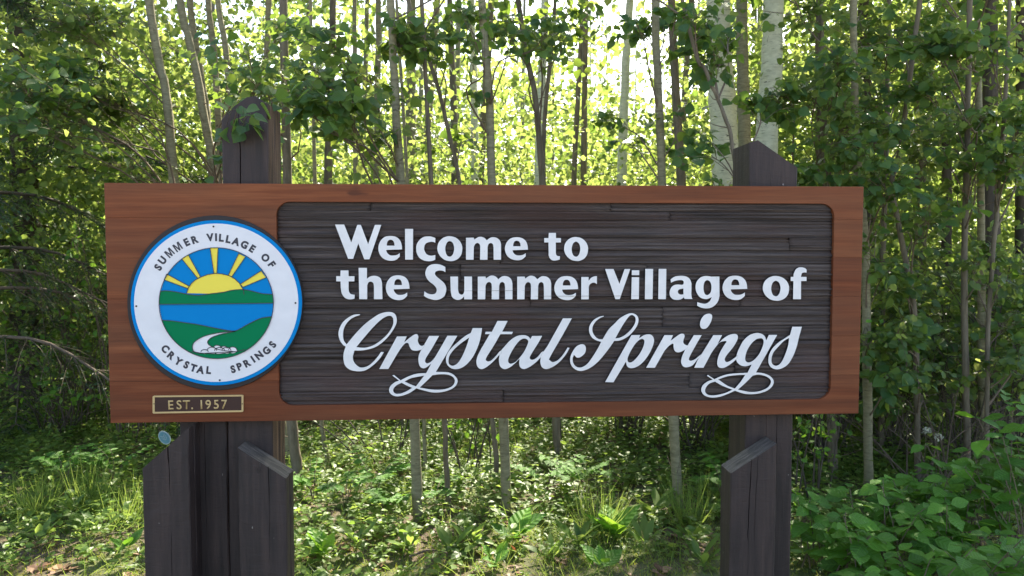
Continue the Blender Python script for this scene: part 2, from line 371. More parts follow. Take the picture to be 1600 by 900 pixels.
# ---- recessed panel: staves with blasted grain relief
prow = [314, 330, 344, 371, 392, 413, 440, 465, 481, 512, 536, 560, 586, 610, 632]
for i in range(len(prow) - 1):
    z1, z0 = pt(800, prow[i])[1] + (.003 if i == 0 else 0), pt(800, prow[i + 1])[1] - (.003 if i == 13 else 0)
    xs = [OX0 - .004]
    x = OX0 + rnd.uniform(.2, 2.2)
    if i == 5: xs.append(pt(720, 426)[0]); x = xs[-1] + .7
    if i == 7: xs.append(pt(829, 473)[0]); x = xs[-1] + .8
    if i == 8: xs.append(pt(1037, 497)[0]); x = 99
    while x < OX1 - .15: xs.append(x); x += rnd.uniform(.8, 1.8)
    xs.append(OX1 + .004)
    for j in range(len(xs) - 1):
        x0, x1 = xs[j] + .0008, xs[j + 1] - .0008; nu = max(6, int((x1 - x0) / .016)); nv = 15
        u = np.linspace(x0, x1, nu); v = np.linspace(z0 + .0006, z1 - .0006, nv); U, V = np.meshgrid(u, v)
        prof = rg.normal(size=nv) * .0030; prof = prof + .0012 * np.sign(rg.normal(size=nv)) * (rg.random(nv) < .3)
        ph = rg.uniform(0, 6, 4)
        D = prof[:, None] * (1 + .5 * np.sin(U * 5 + ph[0] + V * 60)) + .0010 * np.sin(V * 420 + 2.5 * np.sin(U * 3.1 + ph[1]) + ph[2]) + .0004 * rg.normal(size=U.shape)
        D += rnd.uniform(-.0012, .0012); D[0] += .0012; D[-1] += .0016; D[:, 0] += .0006; D[:, -1] += .0006
        Y = .0150 + D
        A = Acc(); P = np.stack([U, Y, V], -1).reshape(-1, 3)
        a_, b_ = np.meshgrid(np.arange(nv - 1), np.arange(nu - 1), indexing='ij'); k = a_ * nu + b_
        A.add(P, np.stack([k, k + 1, k + nu + 1, k + nu], -1).reshape(-1, 4))
        # side skirts and back
        ring = list(range(nu)) + [r_ * nu + nu - 1 for r_ in range(1, nv)] + [(nv - 1) * nu + c_ for c_ in range(nu - 2, -1, -1)] + [r_ * nu for r_ in range(nv - 2, 0, -1)]
        Bk = P[ring].copy(); Bk[:, 1] = .034; L = len(ring); n0 = len(P)
        A.v[0] = np.vstack([P, Bk]); A.att[0] = np.zeros(len(P) + L); A.n = len(P) + L
        q = np.array([[ring[(m_ + 1) % L], ring[m_], n0 + m_, n0 + (m_ + 1) % L] for m_ in range(L)])
        A.f.append(q); A.mi.append(np.zeros(L))
        A.f.append(np.array([[n0 + m_ for m_ in range(L - 1, -1, -1)]])); A.mi.append(np.zeros(1))
        spart('recessed_plank', A.mesh('recessed_plank', True), [M['panel']])
A = Acc()
A.add([(OX0 - .02, .036, OZ0 - .02), (OX1 + .02, .036, OZ0 - .02), (OX1 + .02, .036, OZ1 + .02), (OX0 - .02, .036, OZ1 + .02),
       (OX0 - .02, .044, OZ0 - .02), (OX1 + .02, .044, OZ0 - .02), (OX1 + .02, .044, OZ1 + .02), (OX0 - .02, .044, OZ1 + .02)],
      [(0, 1, 2, 3), (7, 6, 5, 4), (0, 4, 5, 1), (1, 5, 6, 2), (2, 6, 7, 3), (3, 7, 4, 0)])
spart('backing_board', A.mesh('backing_board'), [M['panel']])
# ---- raised letters
G = {}   # glyph: (contours, bbox of the reference placement)
Ly = .0022   # front of the raised letters
def letter(contours, o, k, bb=None, src=None, dz=0.0):
    cs = []
    for s in contours:
        if bb is None: cs.append(contour(s, o, k, Ly))
        else:
            # same glyph traced once, fitted to the box where this copy stands
            P = []
            for w_ in s.split():
                a, b = w_.rstrip('!').split(',')
                P.append('%f,%f%s' % (bb[0] + (float(a) - src[0]) / (src[2] - src[0]) * (bb[2] - bb[0]), bb[1] + (float(b) - src[1]) / (src[3] - src[1]) * (bb[3] - bb[1]), '!' if w_.endswith('!') else ''))
            cs.append(contour(' '.join(P), (0, 0), 1, Ly))
    me = fill(cs, Ly - dz, .016, 'letter', .0008, True)
    spart('letter', me, [M['white'], M['letter_edge']])
W_ = ['30,105! 180,105! 288,378! 380,110! 440,110! 552,405! 655,110! 762,110! 575,655! 490,655! 398,415! 320,648! 237,648!']
E_ = ['1087,500! 1078,420 1050,350 990,300 905,283 810,300 745,360 712,440 712,520 745,600 810,655 900,678 985,665 1050,610! 1050,548! 1000,580 940,590 890,582 850,545 838,508!', '848,435! 850,400 870,360 902,350 935,360 955,395 960,435!']
C_ = ['1605,318! 1550,297 1500,290 1420,300 1350,350 1308,420 1300,490 1310,560 1350,630 1420,672 1500,685 1560,678 1605,660! 1605,580! 1560,590 1520,590 1470,570 1440,525 1430,485 1440,430 1475,395 1530,382 1570,385 1605,398!']
O_ = ['328,287 420,310 490,370 522,440 526,500 510,580 460,645 390,678 330,683 250,665 180,610 140,540 130,470 150,390 200,330 260,298', '325,370 365,390 385,430 393,490 380,555 355,595 325,607 290,590 268,545 260,485 270,430 290,390']
M_ = ['578,312! 705,310! 712,338! 770,303 820,297 870,315 905,350! 960,312 1010,303 1070,318 1115,360 1132,420! 1132,662! 1010,662! 1008,460! 998,418 968,400 936,418 922,460! 920,662! 797,662! 800,460! 792,420 762,400 728,415 707,455! 702,662! 578,662!']
es = (710, 283, 1087, 678); os_ = (130, 287, 526, 683); ms = (578, 297, 1132, 662)
o1, o2_, o3 = (520, 340), (670, 340), (520, 400)
letter(W_, o1, 10); letter(E_, o1, 10); letter(['1125,173! 1258,173! 1255,660! 1127,660!'], o1, 10)
letter(C_, o1, 10); letter(O_, o2_, 10); letter(M_, o2_, 10)
for bb in ((788.8, 370.3, 825.4, 407), (602.8, 429.8, 640.3, 469.3), (866, 431, 903.7, 469.3), (1128.9, 430.4, 1168, 469.1)): letter(E_, None, None, bb, es)
for bb in ((881.1, 369.9, 919.1, 408.1), (1191.6, 430.8, 1233.2, 470.2)): letter(O_, None, None, bb, os_)
for bb in ((746.2, 430.3, 801, 468), (807.8, 430.5, 861.5, 468)): letter(M_, None, None, bb, ms)
letter(['150,325! 252,325! 258,203! 435,203! 435,325! 552,325! 550,438! 432,438! 432,660! 440,715 470,745 528,750! 525,835! 460,855 390,862 330,850 280,800 255,730! 250,438! 150,438!'], (840, 350), 15)
letter(['50,312! 115,312! 118,222! 248,222! 250,312! 342,312! 340,400! 250,400! 252,530 270,580 310,598 345,602! 343,670! 290,680 230,677 175,645 135,580 120,490! 118,400! 50,400!'], o3, 10)
letter(['400,182! 537,182! 537,348! 580,318 640,305 700,315 750,350 772,420! 780,678! 640,678! 640,480! 630,425 595,405 560,415 541,460! 541,678! 410,678!'], o3, 10)
letter(['412,170! 412,260! 370,235 310,230 260,248 250,280 270,315 330,365 390,420 422,480 425,540 400,620 350,665 280,690 210,685 130,660 70,625! 78,545! 130,580 190,595 245,585 270,545 262,500 220,450 150,395 105,330 92,260 120,180 180,135 260,122 340,135'], (655, 400), 10)
letter(['482,318! 610,318! 610,520! 622,575 655,600 688,588 702,545! 702,318! 828,318! 830,680! 698,680! 698,640! 660,675 610,690 560,680 510,640 490,560!'], (655, 400), 10)
letter(['1080,325! 1200,325! 1200,378! 1240,335 1290,315 1330,312! 1330,450! 1300,425 1260,422 1220,445 1203,480! 1203,680! 1078,680!'], (800, 400), 10)
v1 = (940, 410)
letter(['50,100! 188,100! 278,325! 358,100! 452,100! 285,578! 212,578!'], v1, 10)
letter(['470,120! 592,120! 590,202! 468,202!', '468,228! 590,228! 585,578! 460,578!'], v1, 10)
letter(['680,98! 808,98! 800,578! 673,578!'], v1, 10); letter(['888,98! 1015,98! 1008,578! 882,578!'], v1, 10)
letter(['1075,265! 1130,225 1200,208 1280,208 1340,225 1385,265 1408,330! 1405,490! 1412,550 1430,575! 1295,575! 1283,552! 1240,580 1180,590 1110,575 1065,520 1062,450 1090,385 1140,350 1200,342 1250,348 1275,335 1278,300 1255,282 1210,280 1150,292 1080,322!', '1275,412! 1275,495! 1240,500 1205,485 1195,455 1215,425'], v1, 10)
g1 = (1080, 410); k1 = 8.421
letter(['373,183! 375,440! 360,500 330,550 270,595 200,608 130,598 75,570! 78,518! 130,535 190,540 240,510 265,462! 220,482 180,485 120,465 75,410 55,340 65,265 110,205 170,178 230,178 262,185!', '213,237 245,255 262,300 262,360 245,405 210,428 178,405 165,350 168,290 185,250'], g1, k1)
letter(['1307,188! 1342,188! 1350,140 1380,85 1430,62 1490,70 1522,95! 1520,140! 1490,135 1460,145 1447,188! 1520,188! 1520,248! 1448,248! 1447,487! 1338,487! 1342,248! 1307,248!'], g1, k1)
# script line
q1, kq = (600, 500), 6.925
letter(['258,65! 200,68 140,98 85,150 52,230 60,300 90,350 118,370! 100,430 98,490 115,550 165,590 240,603 310,592 380,545 440,485 483,420! 450,418! 410,475 350,535 300,560 250,560 205,520 190,470 205,408! 260,408 320,400 400,375 480,320 550,240 595,160 600,100 575,55 520,42 440,60 360,110 280,175 200,260 130,345! 105,310 98,250 110,190 150,130 200,95 258,75!',
        '225,372! 300,280 370,200 440,130 500,90 545,85 565,115 560,170 520,240 460,300 390,350 320,375 270,378'], (520, 480), 6)
letter(['140,175! 250,175! 225,232! 280,188 330,155 362,155 375,185 368,225 385,265 410,278 445,262! 420,315! 380,330 340,335 300,325 275,290 262,255 230,255 190,300 150,360! 48,532! -55,532!'], q1, kq, dz=.0004)
letter(['487,170! 600,170! 520,310 450,425 460,465 500,455 540,415 575,360! 685,168! 798,168! 565,560! 620,560 700,565 760,595 798,650 780,710 720,755 620,783 520,785 430,765 350,742! 280,790 200,820 130,828 75,805 52,760 70,710 120,670 158,655! 85,600! 108,592! 180,650! 260,610 350,580 455,572! 505,480! 460,515 420,525 385,500 370,440 375,380 400,325 430,270!',
        '190,682! 240,708 300,735! 240,770 180,793 130,795 105,775 105,745 135,710', '228,665! 300,630 430,605! 345,715! 285,692', '525,600! 600,590 680,592 740,615 765,660 740,710 680,740 600,752 500,748 392,730! 460,665'], q1, kq)
letter(['958,85! 1065,85! 1040,220 1000,330 950,420 880,495 810,530 740,530 690,495 668,440 680,370 730,300 800,235 880,170 938,138!', '918,195! 895,270 850,380 800,460 750,492 710,480 700,440 715,380 770,310 840,250'], q1, kq)
t0, kt = (740, 480), 7.5
letter(['278,158! 403,158! 340,283! 465,285! 450,318! 315,318! 240,450 150,595 160,630 200,625 250,580 300,520! 330,500! 330,535! 300,562! 230,640 150,705 90,728 45,700 30,640 45,570 90,480! 185,318! 130,318! 140,285! 212,285!'], t0, kt, dz=.0004)
letter(['685,335! 808,333! 760,420 670,565 665,605 700,612 750,580 790,530! 820,510! 820,560! 795,580! 740,640 660,700 590,727 545,705 532,660 535,610! 480,665 420,710 360,728 310,695 295,630 300,560 310,520 360,460 430,385 510,335 590,325 640,340 665,368!', '600,370 635,390 632,430 590,520 530,600 480,645 430,660 408,635 415,590 460,500 520,415 560,380'], t0, kt)
letter(['1045,128! 1155,128! 1050,320 900,580 895,620 930,640 990,615 1050,550 1100,470! 1128,475! 1080,560 1000,650 920,705 850,728 800,705 780,650 785,585 800,545 860,460!'], t0, kt, dz=.0004)
s0 = (880, 480)
letter(['440,90! 380,105 320,145 282,205 280,270 310,330 360,362 408,376! 370,450 300,560 250,620 190,650 140,640 110,600 105,555 117,520! 150,548 190,540 235,500 248,450 235,410 195,398 140,425 100,480 75,540 75,600 100,650 150,685 210,690 290,660 370,600 450,510 510,430 553,368! 620,360 700,320 770,250 810,180 815,120 790,80 740,62 680,78 610,120 550,180 490,240 425,345! 380,340 340,305 318,255 325,200 360,150 400,120 442,102!',
        '568,335! 620,240 670,160 720,95 755,90 780,120 775,170 740,230 680,290 620,325'], s0, kq)
letter(['738,300! 838,298! 825,330! 880,298 940,292 975,320 985,370 960,450 910,540 850,610 790,650 730,662 690,640 678,595! 545,815! 450,812!', '850,345 875,360 870,410 840,480 790,550 740,592 705,590 700,550 730,480 780,400 820,360'], s0, kq)
r0 = (1000, 480)
letter(['285,325! 390,325! 365,385! 420,345 470,312 510,310 525,340 510,390 515,425 550,445 582,436! 545,490! 480,525 430,530 400,505 390,460 385,430 340,455 290,510! 175,712! 68,712!'], r0, kt, dz=.0004)
letter(['630,325! 728,325! 660,440 580,590 590,625 640,610 690,570! 730,540! 720,610! 700,620! 680,606! 620,680 560,705 510,700 480,650 490,580 530,490!', '805,73 840,85 848,120 830,180 790,240 750,258 715,245 700,200 715,140 755,90'], r0, kt)
letter(['858,325! 965,325! 915,425! 970,370 1040,325 1110,310 1145,330 1145,375 1100,460 1020,560 995,610 1010,638 1050,630 1110,590 1145,560! 1145,600! 1120,620! 1060,670 990,710 935,712 905,680 905,620 930,540 980,450 1010,405 990,400 930,420 850,520 800,610! 745,712! 632,712! 672,620! 725,540!'], r0, kt, dz=.0004)
n0_ = (1090, 490); kn_ = 6.429
letter(['715,212! 803,212! 590,590! 650,595 720,620 765,670 755,725 700,775 620,803 540,812 460,805 375,777! 300,810 220,838 140,845 70,825 35,775 50,720 100,680 148,662! 90,625! 104,613! 168,657! 240,625 330,603 500,592! 540,515! 490,530 440,525 400,495 385,455 395,400 420,340 460,270 520,215 590,193 640,200 675,225 690,264!',
        '640,250 660,270 655,320 620,400 570,460 520,488 485,475 482,430 500,370 540,305 590,260', '175,685! 250,728 345,765! 270,798 180,818 110,815 78,785 85,745 120,705', '212,662! 300,632 400,620 475,617! 430,685 375,750! 300,722', '555,625! 610,615 680,630 730,665 728,710 690,750 610,780 530,785 470,775 410,762! 480,700'], n0_, kn_)
letter(['950,130! 1050,130! 1020,240 995,340 960,430 910,510 850,550 790,562 735,540 710,490 715,420 750,350 810,290 870,250 927,213!', '918,248! 905,330 870,430 830,500 785,522 750,500 745,450 765,390 820,325 870,275'], n0_, kn_)

# ---- text glyphs from the built-in vector font
def text_letter(ch, px, py, hpx, ang, Y, thick, bold, name, mat, parent, wfac=1.0):
    cu = bpy.data.curves.new('t', 'FONT'); cu.body = ch; cu.offset = bold; cu.size = 1; cu.resolution_u = 4
    o = bpy.data.objects.new('tmp', cu); COL.objects.link(o); dg = bpy.context.evaluated_depsgraph_get(); dg.update()
    me = bpy.data.meshes.new_from_object(o.evaluated_get(dg)); bpy.data.objects.remove(o); bpy.data.curves.remove(cu)
    me.name = name; me.materials.clear()
    co_ = np.empty(len(me.vertices) * 3); me.vertices.foreach_get('co', co_); co_ = co_.reshape(-1, 3)
    capc, caph = .364, .729 + 2 * bold
    cx = (co_[:, 0].min() + co_[:, 0].max()) / 2
    h = hpx * (2.8 - .0) / 1180
    x = (co_[:, 0] - cx) * wfac * h / caph; z = (co_[:, 1] - capc) * h / caph
    c0 = at(px, py, Y); ca, sa = math.cos(ang), math.sin(ang)
    V = np.stack([c0[0] + x * ca - z * sa, np.full(len(x), Y), c0[2] + x * sa + z * ca], -1)
    me.vertices.foreach_set('co', V.ravel())
    bm = bmesh.new(); bm.from_mesh(me)
    if thick:
        r = bmesh.ops.extrude_face_region(bm, geom=bm.faces[:])
        for v in r['geom']:
            if isinstance(v, bmesh.types.BMVert): v.co.y += thick
    bmesh.ops.recalc_face_normals(bm, faces=bm.faces[:]) if thick else None
    bm.to_mesh(me); bm.free(); me.update()
    return spart(name, me, [mat], parent)
# ---- round emblem
def ell(cx, cy, rx, ry, n=96, o=(180, 320), k=2.647, Y=0): return [pt(o[0] + (cx + rx * math.cos(a)) / k, o[1] + (cy + ry * math.sin(a)) / k, Y) for a in np.linspace(0, 2 * math.pi, n, endpoint=False)]
YE = -.016
emb = spart('emblem', fill([ell(412, 406, 363, 362, Y=YE + .006)], YE + .006, .022, 'emblem', .002), [M['letter_edge']])
emb['label'] = 'round blue-rimmed emblem with yellow sun, green hills, lake and stream'
def epart(name, c, y, mat, thick=.0009, parent=emb):
    return spart(name, fill(c, y, thick, name), [mat], parent)
epart('rim', [ell(418, 405, 354, 341.5, Y=YE)], YE, M['emb_blue'], .0055)
epart('white_disc', [ell(418, 405, 339.5, 327.5, Y=YE)], YE - .0008, M['emb_white'])
CX, CY, RX, RY = 420, 406.5, 236, 229
def clipx(y, s): return CX + s * RX * math.sqrt(max(0, 1 - ((y - CY) / RY) ** 2))
def circ(a0, a1, n=24): return [(CX + RX * math.cos(R(a)), CY + RY * math.sin(R(a))) for a in np.linspace(a0, a1, n)]
def E2(P, Y, k=2.647, o=(180, 320)): return [pt(o[0] + x / k, o[1] + y / k, Y) for x, y in P]
def P1(P): return [(180 + x / 2.647, 320 + y / 2.647) for x, y in P]
def ang(x, y): return math.degrees(math.atan2((y - CY) / RY, (x - CX) / RX))
epart('picture_sky', [ell(CX, CY, RX, RY, Y=YE)], YE - .0016, M['emb_blue'])
def strokes(pxpaths, y, wpx, name='outline'):
    """thin ink lines: px polylines -> one flat ribbon mesh"""
    A = Acc()
    for P in pxpaths:
        P = np.array([pt(a, b, YE) for a, b in P]); d = np.gradient(P, axis=0); d /= np.linalg.norm(d, axis=1)[:, None] + 1e-9
        n = np.stack([-d[:, 1], d[:, 0]], -1) * wpx * .5 * .00238
        L, Rr = P + n, P - n; m = len(P)
        V = np.zeros((2 * m, 3)); V[0::2, [0, 2]] = L; V[1::2, [0, 2]] = Rr; V[:, 1] = y
        A.add(V, [(2 * i, 2 * i + 1, 2 * i + 3, 2 * i + 2) for i in range(m - 1)])
    return spart(name, A.mesh(name), [M['emb_ink']], emb)
rays = [[(261.3, 428), (257, 437), (295, 451), (297, 447.5)], [(285, 404.5), (295, 398), (313.5, 431.5), (309.8, 435)], [(329, 387.3), (341.5, 387.3), (339.7, 427), (335, 427)],
        [(373.7, 396), (384, 401.3), (362.7, 432.5), (357.5, 430)], [(408.7, 423), (416, 433.7), (380.5, 448.5), (376, 444)]]
for r_ in rays: epart('sun_ray', [[pt(a, b, YE) for a, b in r_]], YE - .0024, M['emb_yellow'])
sunp = [(292.5, 458), (295, 450), (300, 442.5), (306, 437.3), (312.5, 433.7), (325, 429), (337, 427), (348, 428), (360, 431), (368, 436), (375, 442.5), (381, 453), (382, 460)]
epart('sun', [[pt(a, b, YE) for a, b in sunp]], YE - .0032, M['emb_yellow'])
hillt = spline([(clipx(358, -1), 358), (210, 355), (250, 359), (300, 369), (345, 374), (400, 367), (450, 361), (485, 353), (530, 350), (570, 357), (610, 367), (clipx(370, 1), 370)], 50)
hill = [tuple(p) for p in hillt] + circ(ang(clipx(370, 1), 370), ang(clipx(406, 1), 406), 8) + [(420, 409)] + circ(ang(clipx(412, -1), 412), ang(clipx(358, -1), 358) + 360, 8)
epart('far_hills', [E2(hill, YE)], YE - .0040, M['emb_green'])
lowt = spline([(clipx(477, -1), 477), (235, 479), (285, 486), (340, 494), (400, 506), (450, 516), (495, 521), (520, 511), (550, 494), (600, 470), (630, 464), (clipx(462, 1), 462)], 50)
aR, aL = ang(clipx(462, 1), 462), ang(clipx(477, -1), 477)
epart('near_hills', [E2([tuple(p) for p in lowt] + circ(aR, aL if aL > 0 else aL + 360, 60), YE)], YE - .0024, M['emb_green'])
riv = np.vstack([spline([(500, 522), (430, 529), (370, 543), (330, 567), (322, 590), (330, 607), (352, 614)], 30), spline([(500, 606), (440, 600), (400, 585), (385, 572), (387, 560), (405, 546), (445, 533), (500, 522)], 30)])
epart('stream', [E2([tuple(p) for p in riv], YE)], YE - .0032, M['emb_white'])
rk = [(372, 607, 15, 9), (402, 602, 20, 14), (424, 590, 15, 10), (434, 603, 21, 14), (452, 593, 13, 9), (462, 602, 19, 13), (488, 600, 17, 13)]
for i, (a, b, c, d) in enumerate(rk): epart('rock', [ell(a, b, c, d, 20, Y=YE)], YE - .0040 - .0002 * i, M['emb_white'], .0004)
lines = [r_ + [r_[0]] for r_ in rays] + [sunp, P1(hillt), P1([(clipx(411, -1), 411), (420, 409), (clipx(406, 1), 406)]), P1(lowt), P1(riv), P1([(CX + RX * math.cos(a), CY + RY * math.sin(a)) for a in np.linspace(0, 2 * math.pi, 90)])]
lines += [P1([(a + c * math.cos(t_), b + d * math.sin(t_)) for t_ in np.linspace(math.pi, 2 * math.pi, 12)]) for a, b, c, d in rk]
lines += [P1([(318, 606), (360, 613), (430, 616), (500, 607), (540, 598)])]
strokes(lines, YE - .0058, 1.1)
ecx, ecy = 337.8, 473
def arc_text(lst, bottom):
    for ch, a, b in lst:
        th = math.atan2(a - ecx, ecy - b) if not bottom else -math.atan2(a - ecx, b - ecy)
        if ch == 'M':
            c0 = at(a, b, YE); h = 12.6 * 2.8 / 1180; ca, sa = math.cos(-th), math.sin(-th)
            P = [(-.44, -.5), (-.44, .5), (-.20, .5), (0, -.14), (.20, .5), (.44, .5), (.44, -.5), (.27, -.5), (.27, .22), (.08, -.5), (-.08, -.5), (-.27, .22), (-.27, -.5)]
            epart('letter', [[(c0[0] + (x * ca - z * sa) * h, c0[2] + (x * sa + z * ca) * h) for x, z in P]], YE - .0014, M['emb_ink'], .0004); continue
        text_letter(ch, a, b, 12.6, -th, YE - .0014, 0, .055, 'letter', M['emb_ink'], emb, .92 if ch == 'M' else .95)
arc_text([(c, 150 + a / 4, 270 + b / 4) for c, a, b in (('S', 387, 590), ('U', 414, 546), ('M', 460, 500), ('M', 511, 463), ('E', 566, 432), ('R', 617, 416), ('V', 713, 402), ('I', 750, 401), ('L', 784, 405), ('L', 828, 414), ('A', 875, 428), ('G', 928, 448), ('E', 978, 473), ('O', 1060, 530), ('F', 1100, 572))], False)
arc_text([(c, 180 + a / 2.647, 320 + b / 2.647) for c, a, b in (('C', 208, 595), ('R', 233, 623), ('Y', 262, 647), ('S', 295, 661), ('T', 324, 674), ('A', 353, 681), ('L', 387, 683), ('S', 487, 679), ('P', 514, 668), ('R', 545, 654), ('I', 569, 638), ('N', 594, 622), ('G', 625, 603), ('S', 650, 577))], True)
for a, b in ((407, 90), (746, 406), (433, 725), (88, 419)): epart('screw', [ell(a, b, 4, 4, 12, Y=YE)], YE - .0022, M['iron'], .001)
# ---- EST. 1957 plate
YP = -.005
def pl(*pts): return [pt(200 + a / 5.333, 560 + b / 5.333, YP) for a, b in pts]
plate = spart('date_plate', fill([pl((212, 316), (953, 309), (953, 441), (212, 454))], YP, .0056, 'date_plate'), [M['plate']])
spart('border', fill([pl((215, 311), (954, 304), (961, 310), (961, 440), (955, 446), (214, 459), (206, 453), (206, 318)), pl((223, 323), (947, 316), (947, 432), (223, 445))], YP - .0016, .007, 'border'), [M['tan']], plate)
for ch, a in (('E', 356), ('S', 425), ('T', 487), ('.', 533), ('1', 611), ('9', 668), ('5', 735), ('7', 802)):
    text_letter(ch, 200 + a / 5.333, 560 + (383 - (a - 580) * .012) / 5.333, 14.8, .008, YP - .0015, .0014, .012, 'letter', M['tan'], plate, .92)
for a in (218, 954): spart('screw', fill([ell(a, 378, 5, 5, 10, (200, 560), 5.333, YP)], YP - .0022, .004, 'screw'), [M['iron']], plate)

# ---- timber posts and braces
def timber(name, x0, x1, y0, y1, top, cracks=(), zb=-.05, levels=26, label=None, seed=0, brk=()):
    """squared timber lofted from a cross-section with V-shaped drying cracks in the front; top(x) gives its sloped end"""
    r = np.random.default_rng(seed); ch = .004
    sec = [(x0 + ch, y0)]
    fr = []
    for (cx, w_, d_) in sorted(cracks): fr += [(cx - w_, y0, 1), (cx, y0 + d_, 2, cx), (cx + w_, y0, 1)]
    sec += sorted(fr + [(b_, y0) for b_ in brk], key=lambda q: q[0])
    sec += [(x1 - ch, y0), (x1, y0 + ch), (x1, (y0 + y1) / 2 - .004), (x1 - .006, (y0 + y1) / 2), (x1, (y0 + y1) / 2 + .004), (x1, y1 - ch), (x1 - ch, y1)] + [(b_, y1) for b_ in sorted(brk, reverse=True)] + [(x0 + ch, y1), (x0, y1 - ch), (x0, y0 + ch)]
    n = len(sec); V = []
    wob = np.cumsum(r.normal(size=levels)) * .0012; wid = np.clip(.6 + .5 * np.sin(np.linspace(0, 9, levels) + seed) + .3 * r.normal(size=levels), .05, 1.6)
    for j in range(levels):
        t_ = j / (levels - 1)
        for s_ in sec:
            x, y = s_[0], s_[1]
            if len(s_) > 2:
                cx = x if s_[2] == 2 else None
                if s_[2] == 2: y = y0 + (y - y0) * min(1, wid[j])
                else:
                    m = min(sec, key=lambda q: abs(q[0] - x) if len(q) > 3 else 9)[0]; x = m + (x - m) * wid[j]
                x += wob[j]
            else: x += r.normal() * .0007; y += r.normal() * .0005
            zt_ = top(x); V.append((x, y, zb + (zt_ - zb) * t_))
    A = Acc(); F = [(j * n + i, j * n + (i + 1) % n, (j + 1) * n + (i + 1) % n, (j + 1) * n + i) for j in range(levels - 1) for i in range(n)]
    A.add(V, F)
    A.f.append(np.array([[(levels - 1) * n + i for i in range(n)]])); A.mi.append(np.array([1]))
    me = A.mesh(name); o = spart(name, me, [M['post'], M['endgrain'] if name == 'brace' else M['post'], M['weathered_sunlit']])
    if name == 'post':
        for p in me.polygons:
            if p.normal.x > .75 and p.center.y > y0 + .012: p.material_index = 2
    if label: o['label'] = label
    return o
YB = .047; YF = YB - .115
def lin(P):
    P = sorted(P); return lambda x: float(np.interp(x, [p[0] for p in P], [p[1] for p in P]))
tl = lin([pt(348, 187, YB), pt(366, 166, YB), pt(386, 152, YB), pt(399, 150, YB), pt(420, 163, YB)])
xa, xb = pt(348, 290, YB)[0], pt(420, 290, YB)[0]
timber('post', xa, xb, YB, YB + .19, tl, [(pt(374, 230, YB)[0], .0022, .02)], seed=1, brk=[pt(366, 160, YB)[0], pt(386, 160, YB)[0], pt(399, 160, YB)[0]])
timber('post', pt(281, 670, YB)[0], xa - .004, YB, YB + .19, lambda x: 1.35, [(pt(320, 700, YB)[0], .001, .01)], seed=2)
tr = lin([pt(1171, 223, YB), pt(1184, 219, YB), pt(1246, 262, YB)])
timber('post', pt(1171, 280, YB)[0], pt(1246, 280, YB)[0], YB, YB + .19, tr, [(pt(1205, 250, YB)[0], .001, .01), (pt(1222, 250, YB)[0], .0014, .012)], seed=3, brk=[pt(1184, 219, YB)[0]])
def br(p0, p1, cr, seed, xs=None):
    a, b = pt(*p0, YF), pt(*p1, YF)
    timber('brace', a[0], b[0], YF, YB - .003, lin([a, b]), [(pt(c, 800, YF)[0], w_, .018) for c, w_ in cr], seed=seed, label='short brace with sloped grey end')
br((222, 733), (294, 669), [(265, .0018)], 11)
br((371, 700), (447, 748), [(419, .0012)], 12)
br((1142, 740), (1214, 693), [(1168, .0016), (1178, .0008)], 13)
# small cup hook and old cobweb on the left right-hand brace
A = Acc(); c = at(408, 722, YF - .001); P = [(c[0], c[1], c[2]), (c[0], c[1] - .014, c[2] + .001), (c[0], c[1] - .016, c[2] - .02), (c[0] - .006, c[1] - .014, c[2] - .032), (c[0] - .014, c[1] - .012, c[2] - .03), (c[0] - .013, c[1] - .011, c[2] - .02)]
A.tube(spline(P, 16), .0013, 6); spart('hook', A.mesh('hook', True), [M['iron']])

# ================================================================== LEAF SHAPES
T_ASPEN = (np.array([(0, 0, 0), (.42, .18, .05), (.44, .58, .07), (0, 1, -.05), (-.44, .58, .07), (-.42, .18, .05), (0, .5, -.02)]), np.array([(0, 1, 2, 6), (0, 6, 4, 5)]), np.array([(6, 2, 3), (6, 3, 4)]))
T_FAR = (np.array([(0, 0, 0), (.45, .5, .05), (0, 1, 0), (-.45, .5, .05)]), np.array([(0, 1, 2, 3)]), None)
T_HEX = (np.array([(0, 0, 0), (.36, .22, .05), (.40, .62, .03), (0, 1, -.10), (-.40, .62, .03), (-.36, .22, .05)]), np.array([(0, 1, 2, 3, 4, 5)]), None)
T_OVAL = (np.array([(0, 0, 0), (.27, .25, .05), (.27, .6, .04), (0, 1, -.10), (-.27, .6, .04), (-.27, .25, .05), (0, .45, 0)]), np.array([(0, 1, 2, 6), (0, 6, 4, 5)]), np.array([(6, 2, 3), (6, 3, 4)]))
T_BLADE = (np.array([(-.5, 0, 0), (.5, 0, 0), (.42, .5, .10), (-.42, .5, .10), (.05, 1, .34), (-.05, 1, .34)]), np.array([(0, 1, 2, 3), (3, 2, 4, 5)]), None)
T_NEEDLE = (np.array([(0, 0, 0), (.06, .5, 0), (0, 1, 0), (-.06, .5, 0)]), np.array([(0, 1, 2, 3)]), None)
